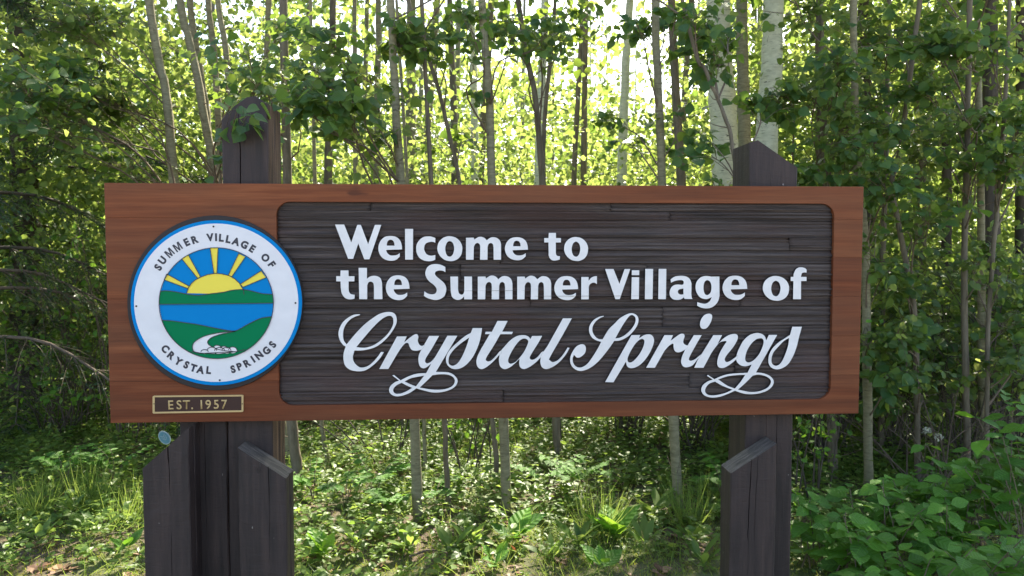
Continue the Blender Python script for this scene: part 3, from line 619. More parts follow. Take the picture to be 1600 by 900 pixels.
def put_leaves(A, C, D, Nn, size, T=T_ASPEN, width=1.0, mi=0):
    n = len(C)
    if n == 0: return
    D = unit(D); X = unit(np.cross(D, Nn)); Z = np.cross(X, D)
    size = np.broadcast_to(size, (n,)); tv, q, tr3 = T; width = np.broadcast_to(width, (n,))
    V = C[:, None] + size[:, None, None] * (X[:, None] * (tv[None, :, 0] * width[:, None])[..., None] + D[:, None] * tv[None, :, 1, None] + Z[:, None] * tv[None, :, 2, None])
    m = len(tv); base = (np.arange(n) * m)[:, None, None]
    att = np.repeat(rg.random(n), m)
    A.v.append(V.reshape(-1, 3)); A.att.append(att)
    F = (q[None] + base).reshape(-1, q.shape[1]) + A.n; A.f.append(F); A.mi.append(np.full(len(F), mi))
    if tr3 is not None:
        F3 = (tr3[None] + base).reshape(-1, 3) + A.n; A.f.append(F3); A.mi.append(np.full(len(F3), mi))
    A.n += n * m
def leafmesh(kind, seed):
    """detailed single leaf, length 1 along +Y, about 36 triangles"""
    r = random.Random(seed); n = 8
    ts = [0, .07, .2, .36, .54, .72, .87, 1.0]
    wid = {'aspen': [.0, .30, .45, .50, .45, .30, .12, 0], 'oval': [0, .12, .25, .32, .32, .24, .10, 0], 'lance': [0.02, .05, .09, .13, .15, .12, .06, 0]}[kind]
    curl, fold, tw = r.uniform(-.25, .05), r.uniform(.05, .30), r.uniform(-.15, .15)
    V = []; 
    for t_, w_ in zip(ts, wid):
        z = curl * t_ * t_
        for s_ in (-1, 0, 1):
            ww = w_ * (1 + r.uniform(-.07, .07)) if s_ else 0
            V.append((s_ * ww + tw * t_ * t_ * .3, t_, z + abs(s_) * ww * fold + s_ * tw * t_ * .3 + (r.uniform(-.02, .02) if s_ else 0)))
    F = []
    for i in range(n - 1):
        for k in (0, 1):
            a = i * 3 + k; F.append((a, a + 1, a + 4, a + 3))
    A = Acc(); A.add(V, F); 
    # petiole
    A.tube([(0, 0, 0), (0, -.16, .01), (0, -.32, .05)], [.012, .011, .012], 3)
    return A.mesh(kind + '_leaf', True)
LM = {k: [leafmesh(k, s_) for s_ in range(6)] for k in ('aspen', 'oval', 'lance')}
for me in LM['aspen']: me.materials.append(M['aspen_leaf_near'])
for me in LM['oval']: me.materials.append(M['shrub_leaf'])
for me in LM['lance']: me.materials.append(M['herb_leaf'])
def leaf_objs(root, C, D, Nn, size, kind):
    D = unit(D); X = unit(np.cross(D, Nn)); Z = np.cross(X, D); inv = Matrix.Translation(-root.location)
    for i in range(len(C)):
        s_ = float(size[i]); o = bpy.data.objects.new('leaf', LM[kind][i % 6]); COL.objects.link(o); o.parent = root
        o.matrix_parent_inverse = inv
        o.matrix_basis = Matrix(((X[i][0] * s_, D[i][0] * s_, Z[i][0] * s_, C[i][0]), (X[i][1] * s_, D[i][1] * s_, Z[i][1] * s_, C[i][1]), (X[i][2] * s_, D[i][2] * s_, Z[i][2] * s_, C[i][2]), (0, 0, 0, 1)))
def hidden_by_sign(px, py): return (px > 165) & (px < 1348) & (py > 290) & (py < 655)
def split_near(C, size, mn=9.0, cap=200):
    """indices of the leaves that show largest in the picture, and the rest"""
    px, py, z = project(C); s_ = size * FPX / z
    ok = (z > .3) & (px > -10) & (px < 1610) & (py > -10) & (py < 910) & (s_ > mn) & ~hidden_by_sign(px, py)
    idx = np.where(ok)[0]; idx = idx[np.argsort(-s_[idx])][:cap]
    m = np.zeros(len(C), bool); m[idx] = True
    return m
def ghei(x, y):
    x = np.asarray(x, float); y = np.asarray(y, float)
    return (.03 * np.sin(x * 1.7 + .5) * np.sin(y * 1.3) + .015 * np.sin(x * 5.1 + y * 3.7)) * np.clip((y - .4) / 1.5, 0, 1) + .02 * np.clip(y - 6, 0, 30)
# ------------------------------------------------------------------ sprays of leaves along twigs
def spray(B, L, start, c, r, n, ls, up=.8, front=.35, br=.006):
    """a limb from start to c, side twigs in a ball of radius r, leaves alternating along them.
    B: Acc of wood, L: list of (C, D, N, size)"""
    start = np.asarray(start, float); c = np.asarray(c, float)
    d = c - start; dist = np.linalg.norm(d)
    m1 = start + d * .35 + np.array([0, 0, .10 * dist]) + rg.normal(size=3) * .06 * dist
    m2 = start + d * .7 + np.array([0, 0, .06 * dist]) + rg.normal(size=3) * .05 * dist
    P = spline([start, m1, m2, c + np.array([0, 0, -.02])], 12); B.tube(P, np.linspace(br, .0018, 12), 5)
    nt_ = max(2, int(n / 9)); ls = ls * rg.uniform(.8, 1.15)
    for _ in range(nt_):
        t_ = rg.uniform(.45, 1.0); p0 = P[min(11, int(t_ * 11))]
        e = c + unit(rg.normal(size=3)) * r * rg.uniform(.3, 1.25) * np.array([1.45, 1.2, .72])
        q = spline([p0, (p0 + e) / 2 + np.array([0, 0, .03]), e - np.array([0, 0, .02])], 7); B.tube(q, np.linspace(.0022, .0009, 7), 3)
        k = max(3, int(rg.normal(9, 2))); ts = np.linspace(.25, 1.0, k) * 6 - 1e-4; i = np.clip(ts.astype(int), 0, 5); u = (ts - i)[:, None]
        base = q[i] * (1 - u) + q[i + 1] * u; tdir = unit(q[i + 1] - q[i])
        sd_ = np.cross(tdir, [0, 0, 1]); sd_ *= np.where(np.arange(k) % 2, 1, -1)[:, None]
        D = unit(sd_ * .8 + tdir * .5 + rg.normal(size=(k, 3)) * .35 + np.array([0, 0, -.45]))
        Nn = unit(np.array([0, -front, up]) + rg.normal(size=(k, 3)) * .55)
        s_ = ls * rg.uniform(.45, 1.25, k)
        L.append((base + D * (s_ * .3)[:, None], D, Nn, s_))
def finish(root, B, L, near=True, cap=200, kind='aspen', lmat='aspen_leaf', bmat='twig', T=T_ASPEN, mn=9.0, name='foliage'):
    if B.v:
        o = link('branch' if 0 else 'branches', B.mesh('branches', True), root, [M[bmat]]); o['kind'] = 'stuff'
    if not L: return
    C, D, Nn, s_ = (np.concatenate([l[i] for l in L]) for i in range(4))
    m = split_near(C, s_, mn, cap) if near else np.zeros(len(C), bool)
    if m.any(): leaf_objs(root, C[m], D[m], Nn[m], s_[m], kind)
    if (~m).any():
        A = Acc(); put_leaves(A, C[~m], D[~m], Nn[~m], s_[~m], T)
        o = link(name, A.mesh(name), root, [M[lmat]]); o['kind'] = 'stuff'

# ------------------------------------------------------------------ ground
xs = np.concatenate([np.linspace(-200, -8, 20), np.linspace(-7.8, 12, 150), np.linspace(12.5, 200, 20)]); ys = np.concatenate([np.linspace(-2.2, 12, 130), np.linspace(12.5, 300, 30)])
U, V = np.meshgrid(xs, ys); Z = ghei(U, V) + np.where((V > -.2) & (V < 12), rg.normal(size=U.shape) * .006, 0); Z[V > 60] = ghei(0, 60)
A = Acc(); nx = len(xs); a_, b_ = np.meshgrid(np.arange(len(ys) - 1), np.arange(nx - 1), indexing='ij'); k = a_ * nx + b_
A.add(np.stack([U, V, Z], -1).reshape(-1, 3), np.stack([k, k + 1, k + nx + 1, k + nx], -1).reshape(-1, 4))
tag(link('ground', A.mesh('ground', True), None, [M['ground']]), kind='structure')
A = Acc(); A.add([(-200, -60, -.02), (200, -60, -.02), (200, -2.2, -.02), (-200, -2.2, -.02)], [(0, 1, 2, 3)])
tag(link('road', A.mesh('road'), None, [M['road']]), kind='structure')

def sun_gap_mask(x, y, z):
    """0..1: how far unseen crowns are thinned at (x, y, z) so sun reaches chosen ground patches"""
    x, y, z = (np.asarray(a, float) for a in (x, y, z)); k = (z - .4) / sd.z; gx, gy = x - sd.x * k, y - sd.y * k
    mid = np.exp(-((gx - 1.05) / 1.15) ** 4) * ((gy > .4) & (gy < 4.8)); left = .97 * np.exp(-((gx + .9) / 1.15) ** 6) * ((gy > -.6) & (gy < 2.8))
    return np.clip(np.maximum(np.maximum(mid, left), .78 * (gy > 4.8)) - .3 * ((gx > 2.3) & (gy < 6)), 0, 1)
# ------------------------------------------------------------------ near trees
def trunk_tree(name, label, cat, path, Y, wpx, barkm, sprays, base_py=None, top_z=7.0, group=None, ls=.055, n_over=10, lean=0.0, cap=160, seed=None, slim=False):
    """path: picture points of the trunk read at depth Y (metres behind the board), extended to the ground and upward"""
    P = [at(px, py, Y) for px, py in path]; P = sorted(P, key=lambda p: -p[2]); P = np.array(P)
    # downwards
    lo = P[-1]; d = (P[-1] - P[-2]) if len(P) > 1 else np.array([0, 0, -1.0]); d = d / abs(d[2]); g = ghei(lo[0], Y)
    if lo[2] > g - .05:
        h = lo[2] - g + .06; P = np.vstack([P, lo + np.array([d[0] * .6 * h, 0, -h])])
    hi = P[0]; d = (P[0] - P[1]); d = d / abs(d[2])
    h = top_z - hi[2]
    if h > .3: P = np.vstack([hi + np.array([d[0] * .7 * h, lean * h, h]), hi + np.array([d[0] * .5 * h * .6, lean * h * .4, h * .5]), P])
    P = P[::-1]; Q = spline(P, 40); Q[:, :2] += np.cumsum(rg.normal(size=(40, 2)), 0) * .0022
    zz = Q[:, 2]; r0 = wpx / 2 / FPX * (Y - CAMP[1]); zref = at(*path[0], Y)[2]
    rad = r0 * np.clip(1.12 - .10 * zz, .25, 1.3); rad *= 1 + .04 * rg.normal(size=40) * (rg.random(40) < .4); rad[0] *= 1.7; rad[1] *= 1.25
    root = empty(name, (Q[0][0], Q[0][1], ghei(Q[0][0], Q[0][1])))
    tag(root, label, cat, group)
    T = Acc(); T.tube(Q, rad, 14 if wpx > 10 else 9, knob=.035); link('trunk', T.mesh('trunk', True), root, [M[barkm]])
    B = Acc(); L = []
    for _ in range(5):
        i_ = int(rg.integers(4, 26)); a = rg.uniform(0, 6.283); d = np.array([math.cos(a), math.sin(a), rg.uniform(.1, .8)]); l_ = rg.uniform(.05, .35)
        B.tube(spline([Q[i_], Q[i_] + d * l_ * .5 + rg.normal(size=3) * .01, Q[i_] + d * l_ + [0, 0, rg.uniform(-.03, .05)]], 5), np.linspace(.0035, .001, 5), 4)
    for (px, py, dy, rpx, n) in sprays:
        c = at(px, py, Y + dy); hd = math.hypot(c[0] - np.interp(c[2], zz, Q[:, 0]), dy)
        zs_ = max(.5, c[2] - .55 * hd - .15); st = np.array([np.interp(zs_, zz, Q[:, i]) for i in range(3)])
        spray(B, L, st, c, rpx / FPX * (Y + dy - CAMP[1]), n, ls, br=min(.011, .004 + .004 * hd))
    top = Q[-1]
    for _ in range(n_over):   # unseen crown above the picture, left out where sun patches are wanted
        z = rg.uniform(2.9, top[2]); st = np.array([np.interp(z - .3, zz, Q[:, i]) for i in range(3)])
        c = st + np.array([rg.normal() * .6, rg.normal() * .6, rg.uniform(.2, .7)])
        if sun_gap_mask(*c) > .5: continue
        spray(B, L, st, c, .45, 60, ls * 1.2)
    finish(root, B, L, cap=cap)
    return root
G1 = 'aspen saplings behind the sign'
def ran(n, x0, x1, y0, y1, d0, d1, r0, r1, k0, k1):
    return [(rg.uniform(x0, x1), rg.uniform(y0, y1), rg.uniform(d0, d1), rg.uniform(r0, r1), int(rg.uniform(k0, k1))) for _ in range(n)]
NT = [
 ('pale leaning aspen trunk at upper left, first of the cluster left of the emblem post', [(232, 0), (250, 100), (262, 160), (270, 260)], 2.6, 15, 'bark_pale', ran(9, -20, 205, 20, 200, -1.0, .2, 45, 70, 60, 100)),
 ('pale aspen trunk second from left in the cluster beside the emblem post', [(283, 0), (295, 60), (310, 130), (322, 200), (337, 262), (440, 660)], 2.9, 14, 'bark_pale', ran(4, 60, 215, 60, 260, -1.2, -.2, 40, 60, 40, 70)),
 ('aspen trunk crossing behind its neighbour left of the emblem post', [(297, 0), (304, 60), (318, 150), (328, 240)], 3.3, 12, 'bark_pale', ran(3, 40, 225, 200, 275, -.8, .2, 40, 55, 40, 60) + ran(1, 270, 320, 200, 270, -.8, .2, 20, 30, 14, 20)),
 ('slim aspen trunk fourth in the cluster left of the emblem post', [(325, 0), (332, 60), (338, 150), (344, 240)], 3.1, 11, 'bark_pale', ran(3, 340, 460, 20, 130, -1.6, -.6, 40, 60, 40, 60)),
 ('thin straight aspen trunk nearest the emblem post on its left', [(340, 0), (350, 60), (357, 150), (362, 250)], 3.0, 11, 'bark_pale', ran(4, 365, 440, 50, 160, -2.1, -1.3, 30, 50, 30, 55) + [(372, 158, -3.08, 26, 32), (425, 148, -2.9, 30, 30)]),
 ('thin aspen trunk rising above the top of the emblem post', [(418, 0), (416, 60), (400, 290)], 3.4, 11, 'bark_pale', ran(5, 380, 520, 40, 140, -1.8, -.6, 40, 60, 40, 70)),
 ('greenish aspen sapling between the emblem post and the middle of the sign', [(613, 0), (619, 150), (627, 280), (649, 655), (653, 790)], 1.62, 14.5, 'bark_pale', ran(11, 440, 650, 20, 225, -1.0, .1, 40, 62, 55, 90)),
 ('slender brown sapling curving to the right above the sign centre', [(645, 10), (680, 110), (705, 220), (720, 288), (771, 655), (776, 760)], 2.25, 7.5, 'bark_brown', ran(3, 600, 700, 10, 60, -.7, .2, 30, 45, 25, 40) + ran(3, 640, 740, 170, 280, -.4, .4, 30, 50, 12, 25)),
 ('straight grey aspen sapling behind the word Welcome', [(753, 0), (762, 150), (768, 290), (786, 655), (790, 790)], 1.72, 14, 'bark_pale', ran(6, 700, 880, 5, 60, -.8, .2, 30, 55, 30, 55) + ran(1, 745, 775, 140, 160, -.2, 0, 15, 22, 9, 12)),
 ('brown sapling curving left beneath a cap of round leaves above the sign', [(815, 62), (833, 150), (845, 290), (868, 655), (872, 700)], 2.8, 10.5, 'bark_brown', ran(4, 760, 870, 15, 70, -.8, 0, 30, 50, 30, 50)),
 ('thin brown stem just right of the curving sapling above the sign', [(865, 5), (853, 150), (849, 290), (872, 655)], 3.1, 8, 'bark_brown', ran(2, 820, 900, 0, 40, -.4, .3, 25, 40, 20, 35)),
 ('straight pale aspen sapling right of the sign middle, lone trunk under the word of', [(1025, 0), (1032, 150), (1038, 290), (1055, 655), (1060, 775)], 1.85, 14.5, 'bark_pale', ran(5, 960, 1080, -5, 40, -.5, .4, 25, 45, 20, 40) + ran(4, 940, 1110, 170, 285, -.3, .4, 30, 45, 20, 35)),
 ('thin brown branchy sapling leaning over the right post', [(1070, 40), (1098, 110), (1128, 180), (1152, 290)], 1.2, 7, 'bark_brown', ran(6, 1080, 1240, 10, 190, -.4, .5, 35, 55, 30, 55) + ran(3, 1060, 1150, 190, 285, -.2, .4, 25, 40, 18, 30)),
 ('dark leafy aspen just right of the right post', [(1285, 0), (1282, 140), (1290, 290), (1300, 660)], 2.3, 10, 'bark_brown', ran(16, 1220, 1360, 10, 285, -1.1, .3, 38, 60, 60, 100)),
 ('grey sapling beside the right end of the sign', [(1335, 0), (1342, 250), (1352, 400), (1357, 700)], 1.9, 13, 'bark_pale', ran(13, 1330, 1430, 150, 600, -.6, .6, 38, 60, 50, 80)),
 ('thin sapling second to the right of the sign end', [(1420, 200), (1400, 300), (1432, 480), (1437, 720)], 2.0, 9, 'bark_brown', ran(14, 1370, 1480, 250, 640, -.6, .5, 35, 55, 45, 80)),
 ('tall straight narrow sapling before the dark trunk at right', [(1520, 0), (1518, 250), (1513, 450), (1514, 720)], 1.9, 10, 'bark_brown', ran(16, 1440, 1570, 20, 600, -.6, .6, 35, 60, 45, 85)),
 ('thin crooked sapling near the right edge of the wood', [(1575, 60), (1560, 300), (1546, 480), (1542, 720)], 1.8, 7, 'bark_brown', ran(14, 1520, 1620, 60, 640, -.5, .6, 35, 60, 45, 85)),
 ('slim grey sapling hidden in leaves above the right sign end', [(1395, 0), (1390, 200), (1382, 420), (1375, 700)], 2.9, 9, 'bark_brown', ran(12, 1300, 1480, 0, 260, -.6, .5, 38, 60, 50, 90)),
 ('slim stem under the sign just left of the middle saplings', [(689, 560), (697, 655), (705, 790)], 1.75, 8, 'bark_brown', []),
 ('thin stem under the sign right of the emblem post', [(500, 560), (503, 655), (508, 700)], 2.9, 6.5, 'bark_pale', []),
 ('brown sapling below the sign beside the right brace of the emblem post', [(455, 560), (458, 655), (464, 740)], 2.3, 15, 'bark_brown', []),
 ('thin sapling under the sign close behind the greenish one', [(652, 560), (661, 655), (664, 730)], 2.5, 6, 'bark_pale', []),
 ('thin grey stem under the right end of the sign', [(1300, 560), (1306, 655), (1307, 740)], 2.2, 9, 'bark_brown', []),
 ('shaded grey stem at lower right behind the leafy shrubs', [(1535, 560), (1540, 655), (1541, 700)], 2.4, 12, 'bark_pale', ran(4, 1440, 1600, 300, 600, -.3, .4, 35, 50, 40, 60)),
]
for i, (lab, path, Y, w_, bk, sp_) in enumerate(NT):
    sp_ = [(a, b, c, d, int(e * (2.4 if a < 330 else 1.4 if a > 1230 else 1.6))) for a, b, c, d, e in sp_]
    short = len(path) == 3 and path[0][1] == 560
    trunk_tree('aspen_sapling', lab, 'sapling', path, Y, w_, bk, sp_, n_over=5 if short else 7, top_z=6.2, cap=220 if Y < 2.7 else 130, ls=.058)
# mature trunks seen deeper in the wood
MT = [
 ('broad white aspen trunk left of the right post top', [(1120, 0), (1127, 150), (1135, 290)], 4.2, 50, 'bark_white', []),
 ('broad yellowish-white aspen trunk directly behind the right post', [(1210, 0), (1205, 120), (1198, 230)], 3.6, 40, 'bark_white', []),
 ('narrower pale aspen trunk tucked left of the broad one behind the right post', [(1158, 0), (1160, 150), (1163, 230)], 3.9, 23, 'bark_pale', []),
 ('white aspen trunk with black marks at the bright gap right of centre', [(984, 0), (978, 100), (973, 220), (970, 290)], 6.5, 18, 'bark_white', []),
 ('white aspen trunk between the two curving brown saplings', [(852, 0), (848, 120), (842, 290)], 6.0, 17, 'bark_white', []),
 ('slim brown trunk of the close pair right of the sign centre', [(908, 0), (902, 150), (896, 290)], 6.2, 10, 'bark_brown', []),
 ('speckled grey trunk of the close pair right of the sign centre', [(917, 0), (914, 150), (912, 290)], 7.2, 12, 'bark_brown', []),
 ('rough brown trunk just behind the straight pale sapling at right', [(1047, 0), (1055, 150), (1064, 290)], 4.6, 16, 'bark_brown', []),
 ('dark thick trunk among the leaves near the right edge', [(1551, 0), (1548, 200), (1550, 400), (1553, 620)], 3.6, 27, 'bark_dark', []),
 ('dark narrow trunk left of the thick one near the right edge', [(1470, 0), (1476, 120), (1478, 290)], 4.4, 16, 'bark_dark', []),
 ('shaded brown trunk at the right picture edge', [(1592, 0), (1594, 200), (1596, 480)], 4.2, 20, 'bark_dark', []),
 ('shaded trunk behind leaves right of the sign end', [(1435, 0), (1436, 200), (1437, 420)], 5.0, 20, 'bark_brown', []),
 ('grey trunk behind leaves above the right sign end', [(1350, 0), (1352, 150), (1354, 290)], 4.8, 22, 'bark_dark', []),
 ('pale trunk half hidden behind the greenish sapling', [(590, 0), (590, 150), (588, 290)], 6.0, 12, 'bark_pale', []),
 ('brown trunk in the sunny undergrowth left of the slender brown sapling', [(705, 0), (708, 120), (712, 290)], 7.5, 14, 'bark_brown', []),
 ('pale trunk behind the straight sapling over the word Welcome', [(737, 0), (740, 120), (742, 290)], 8.5, 15, 'bark_white', []),
 ('brown trunk right of the emblem post top', [(520, 0), (516, 150), (513, 290)], 5.5, 14, 'bark_brown', []),
 ('pale aspen trunk at the far right of the emblem post foliage', [(556, 0), (554, 150), (556, 290)], 5.0, 9, 'bark_pale', []),
]
def mature(name, label, cat, path, Y, wpx, barkm, height=12, group=None, crown=(3.6, 1.0), n=2200, fs=.085, T=T_FAR):
    r = trunk_tree(name, label, cat, path, Y, wpx, barkm, [], top_z=height, group=group, n_over=0)
    tr_ = r; x0, y0 = at(*path[0], Y)[0], Y
    crown_mass(r, x0, y0, crown[0], height, crown[1], n, fs)
    return r
def crown_mass(root, x0, y0, z0, z1, rad, n, fs, blobs=None, mat='aspen_leaf', nm='crown'):
    """many small leaf faces in irregular clumps along the upper trunk, thinned to place sun and shade below"""
    nb = blobs or max(6, n // 160); C = []
    for _ in range(nb):
        z = rg.uniform(z0, z1); rr = rad * (1.15 - .6 * (z - z0) / max(.1, z1 - z0)); a = rg.uniform(0, 6.283); q = rr * math.sqrt(rg.random())
        c = np.array([x0 + q * math.cos(a), y0 + q * math.sin(a), z]); k = n // nb
        if rg.random() < sun_gap_mask(*c): continue
        C.append(c + rg.normal(size=(k, 3)) * np.array([.36, .36, .22]) * rg.uniform(.6, 1.2))
    if not C: return
    C = np.concatenate(C); C = C[rg.random(len(C)) > sun_gap_mask(C[:, 0], C[:, 1], C[:, 2]) * .9]; k = len(C)
    A = Acc(); put_leaves(A, C, unit(rg.normal(size=(k, 3)) + [0, 0, -.5]), unit(rg.normal(size=(k, 3)) * .7 + [0, 0, .8]), fs * rg.uniform(.6, 1.25, k), T_FAR)
    o = link(nm, A.mesh(nm), root, [M[mat]]); o['kind'] = 'stuff'
    return o
for lab, path, Y, w_, bk, _ in MT:
    mature('aspen_tree', lab, 'tree', path, Y, w_, bk, height=rg.uniform(9, 12), n=3900, crown=(4.9, 1.7), fs=.10)  # dense crowns above the frame, added to shade the foreground
# further aspens: nothing tells them apart
def at_ground(x, y): return np.array([x, y, float(ghei(x, y))])
far_pts = []
tries = 0
while len(far_pts) < 58 and tries < 6000:
    tries += 1; y = rg.uniform(7, 30); hw = (y + 2.8) * .72; x = 1.3 + rg.uniform(-hw, hw) + .06 * y
    if all((x - a) ** 2 + (y - b) ** 2 > .9 for a, b in far_pts): far_pts.append((x, y))
for x, y in far_pts:
    root = empty('aspen_tree', at_ground(x, y)); tag(root, 'distant aspen trunk rising through the sunlit leaves deep in the wood', 'tree', 'distant aspens deep in the wood')
    h = rg.uniform(9, 13); r0 = rg.uniform(.035, .095); lx = rg.normal() * .03
    P = spline([(x, y, ghei(x, y) - .05), (x + lx * h * .4, y, h * .33), (x + lx * h * .8, y, h * .66), (x + lx * h, y, h)], 14)
    T = Acc(); T.tube(P, np.linspace(r0, r0 * .3, 14), 8, knob=.03); link('trunk', T.mesh('trunk', True), root, [M[rg.choice(['bark_white', 'bark_pale', 'bark_pale', 'bark_brown'])]])
    crown_mass(root, x + lx * h * .7, y, 3.2 + .03 * y, h, 1.0, 700, .13)

# ------------------------------------------------------------------ spruce at the left edge
def spruce(px=-70, y0=2.9, label='dark spruce with drooping brown branches at the left edge of the picture', nb=46):
    x0 = at(px, 400, y0)[0]
    root = empty('spruce_tree', at_ground(x0, y0)); tag(root, label, 'tree')
    T = Acc(); P = spline([(x0, y0, -.05), (x0 + .05, y0, 3), (x0, y0, 6), (x0, y0, 9)], 20); T.tube(P, np.linspace(.16, .03, 20), 14, knob=.05)
    link('trunk', T.mesh('trunk', True), root, [M['bark_dark']])
    Nd = []; 
    for i in range(nb):
        z = .5 + i * 7.6 / nb + rg.uniform(-.06, .06); a = rg.uniform(-1.9, 1.1) if i % 4 else rg.uniform(1, 4.5)
        ln = rg.uniform(1.1, 1.9) * (1.1 - z / 12); d = np.array([math.cos(a), math.sin(a), 0]); 
        s0 = np.array([x0, y0, z]); Q = spline([s0, s0 + d * ln * .4 + [0, 0, -.02], s0 + d * ln * .75 + [0, 0, -.20 * ln], s0 + d * ln + [0, 0, -.30 * ln]], 12)
        if sun_gap_mask(*(s0 + d * ln * .7)) > .75 and z > 2.2: continue
        B = Acc(); B.tube(Q, np.linspace(.016, .004, 12), 6)
        dead = z < 1.6
        for k in range(2, 12):
            for s_ in (-1, 1):
                for rep in range(3):
                    e = unit(d * .6 + s_ * np.array([-d[1], d[0], 0]) * .8 + rg.normal(size=3) * .2 + [0, 0, -.55]) * rg.uniform(.18, .45) * (1.3 - k / 16)
                    q = spline([Q[k], Q[k] + e * .5 + [0, 0, .01], Q[k] + e + [0, 0, -.05]], 5); B.tube(q, np.linspace(.003, .001, 5), 3)
                    m = 0 if dead and rg.random() < .35 else 27
                    if m:
                        t_ = rg.random(m); c = Q[k] + e * t_[:, None] + np.array([0, 0, -.03]) * (t_ ** 2)[:, None]
                        Nd.append((c, unit(unit(e) * .7 + rg.normal(size=(m, 3)) * .6), rg.normal(size=(m, 3)), np.full(m, .034)))
        o = link('branch', B.mesh('branch', True), root, [M['dead_twig' if dead else 'bark_dark']])
    A = Acc(); C, D, Nn, s_ = (np.concatenate([l[i] for l in Nd]) for i in range(4)); put_leaves(A, C, D, Nn, s_, T_NEEDLE, 2.7)
    o = link('needles', A.mesh('needles'), root, [M['needle']]); o['kind'] = 'stuff'
spruce()
spruce(35, 5.2, 'second dark spruce further back at the left, its brown boughs half hidden by leaves', 44)
# bare twiggy thicket under the spruce
def thicket(label, x, y, n, h, mat='dead_twig', spread=.5, leaves=0, ls=.04, name='bare_bush', sunny=False):
    root = empty(name, at_ground(x, y)); tag(root, label, 'bush'); L = []
    B = Acc()
    for _ in range(n):
        a = rg.uniform(0, 6.283); d = np.array([math.cos(a), math.sin(a) * .6, 0]) * spread * rg.uniform(.3, 1.2); hh = h * rg.uniform(.5, 1.1)
        b0 = np.array([x, y, -.02 + float(ghei(x, y))]) + rg.normal(size=3) * [.12, .12, 0]
        Q = spline([b0, b0 + d * .35 + [0, 0, hh * .45], b0 + d * .8 + [0, 0, hh * .8], b0 + d * 1.2 + [0, 0, hh]], 9); B.tube(Q, np.linspace(.0065, .002, 9), 5)
        for k in range(3, 9):
            for _ in range(2):
                e = unit(rg.normal(size=3) + [0, 0, .4]) * rg.uniform(.08, .28); q = spline([Q[k], Q[k] + e * .5 + [0, 0, -.01], Q[k] + e], 4); B.tube(q, np.linspace(.0022, .0008, 4), 3)
                if leaves:
                    m = leaves; t_ = rg.uniform(.3, 1, m); c = Q[k] + e * t_[:, None]; D = unit(rg.normal(size=(m, 3)) + unit(e) * .6 + [0, 0, -.2]); s_ = ls * rg.uniform(.6, 1.2, m)
                    L.append((c, D, unit(rg.normal(size=(m, 3)) * .5 + [0, -.3, .8]), s_))
    finish(root, B, L, near=True, cap=90, kind='oval', lmat='herb_leaf', bmat=mat, T=T_OVAL)
    return root
def G(px, py): y = ground_y(px, py); return at(px, py, y)[0], y
x, y = G(60, 730); thicket('tangle of bare brown twigs under the spruce at left', x, y + 1.5, 22, 1.6, spread=.8)
x, y = G(150, 720); thicket('twiggy half bare bush left of the sign', x, y + .6, 18, 1.7, spread=.5, leaves=3, ls=.05, name='twiggy_bush')
x, y = G(10, 720); thicket('leafy twig tangle at the far left edge', x, y + .9, 16, 1.6, spread=.6, leaves=4, ls=.05)
x, y = G(235, 705); thicket('leaning brown stems beside the blue tag left of the emblem post', x, y + .3, 7, 1.0, mat='twig', spread=.3, leaves=1, name='twiggy_bush')
x, y = G(590, 760); thicket('bare arching twigs in the sunny patch below the sign', x, y + .6, 9, .9, mat='bark_dark', spread=.6, leaves=0)
x, y = G(730, 770); thicket('thin bushy stems between the saplings below the sign', x, y + .4, 8, .9, mat='bark_dark', spread=.35, leaves=2, ls=.045, name='twiggy_bush')
x, y = G(1275, 800); thicket('pale thin stems right of the right post', x, y + .1, 7, 1.1, mat='bark_dark', spread=.22, leaves=3, name='twiggy_bush')
x, y = G(1490, 790); thicket('bare crossing twigs behind the leafy shrubs at right', x, y + .2, 14, .7, mat='dead_twig', spread=.6, leaves=0)

# ------------------------------------------------------------------ leafy shrubs (undergrowth bushes)
def bush(label, x, y, h, rad, n, ls, cap=150, mat='herb_leaf', kind='oval', T=T_OVAL, name='leafy_bush', group=None, mn=9):
    root = empty(name, at_ground(x, y)); tag(root, label, 'bush', group); B = Acc(); L = []
    ns = max(5, n // 45); gz = float(ghei(x, y))
    for _ in range(ns):
        a = rg.uniform(0, 6.283); q = rad * math.sqrt(rg.random()); c = np.array([x + q * math.cos(a), y + q * math.sin(a), gz + h * rg.uniform(.35, .95)])
        spray(B, L, (x + rg.normal() * .08, y + rg.normal() * .08, gz), c, rad * .45, n // ns, ls, up=.9, front=.45, br=.006)
    finish(root, B, L, near=True, cap=cap, kind=kind, lmat=mat, T=T, mn=mn, bmat='bark_dark')
    return root
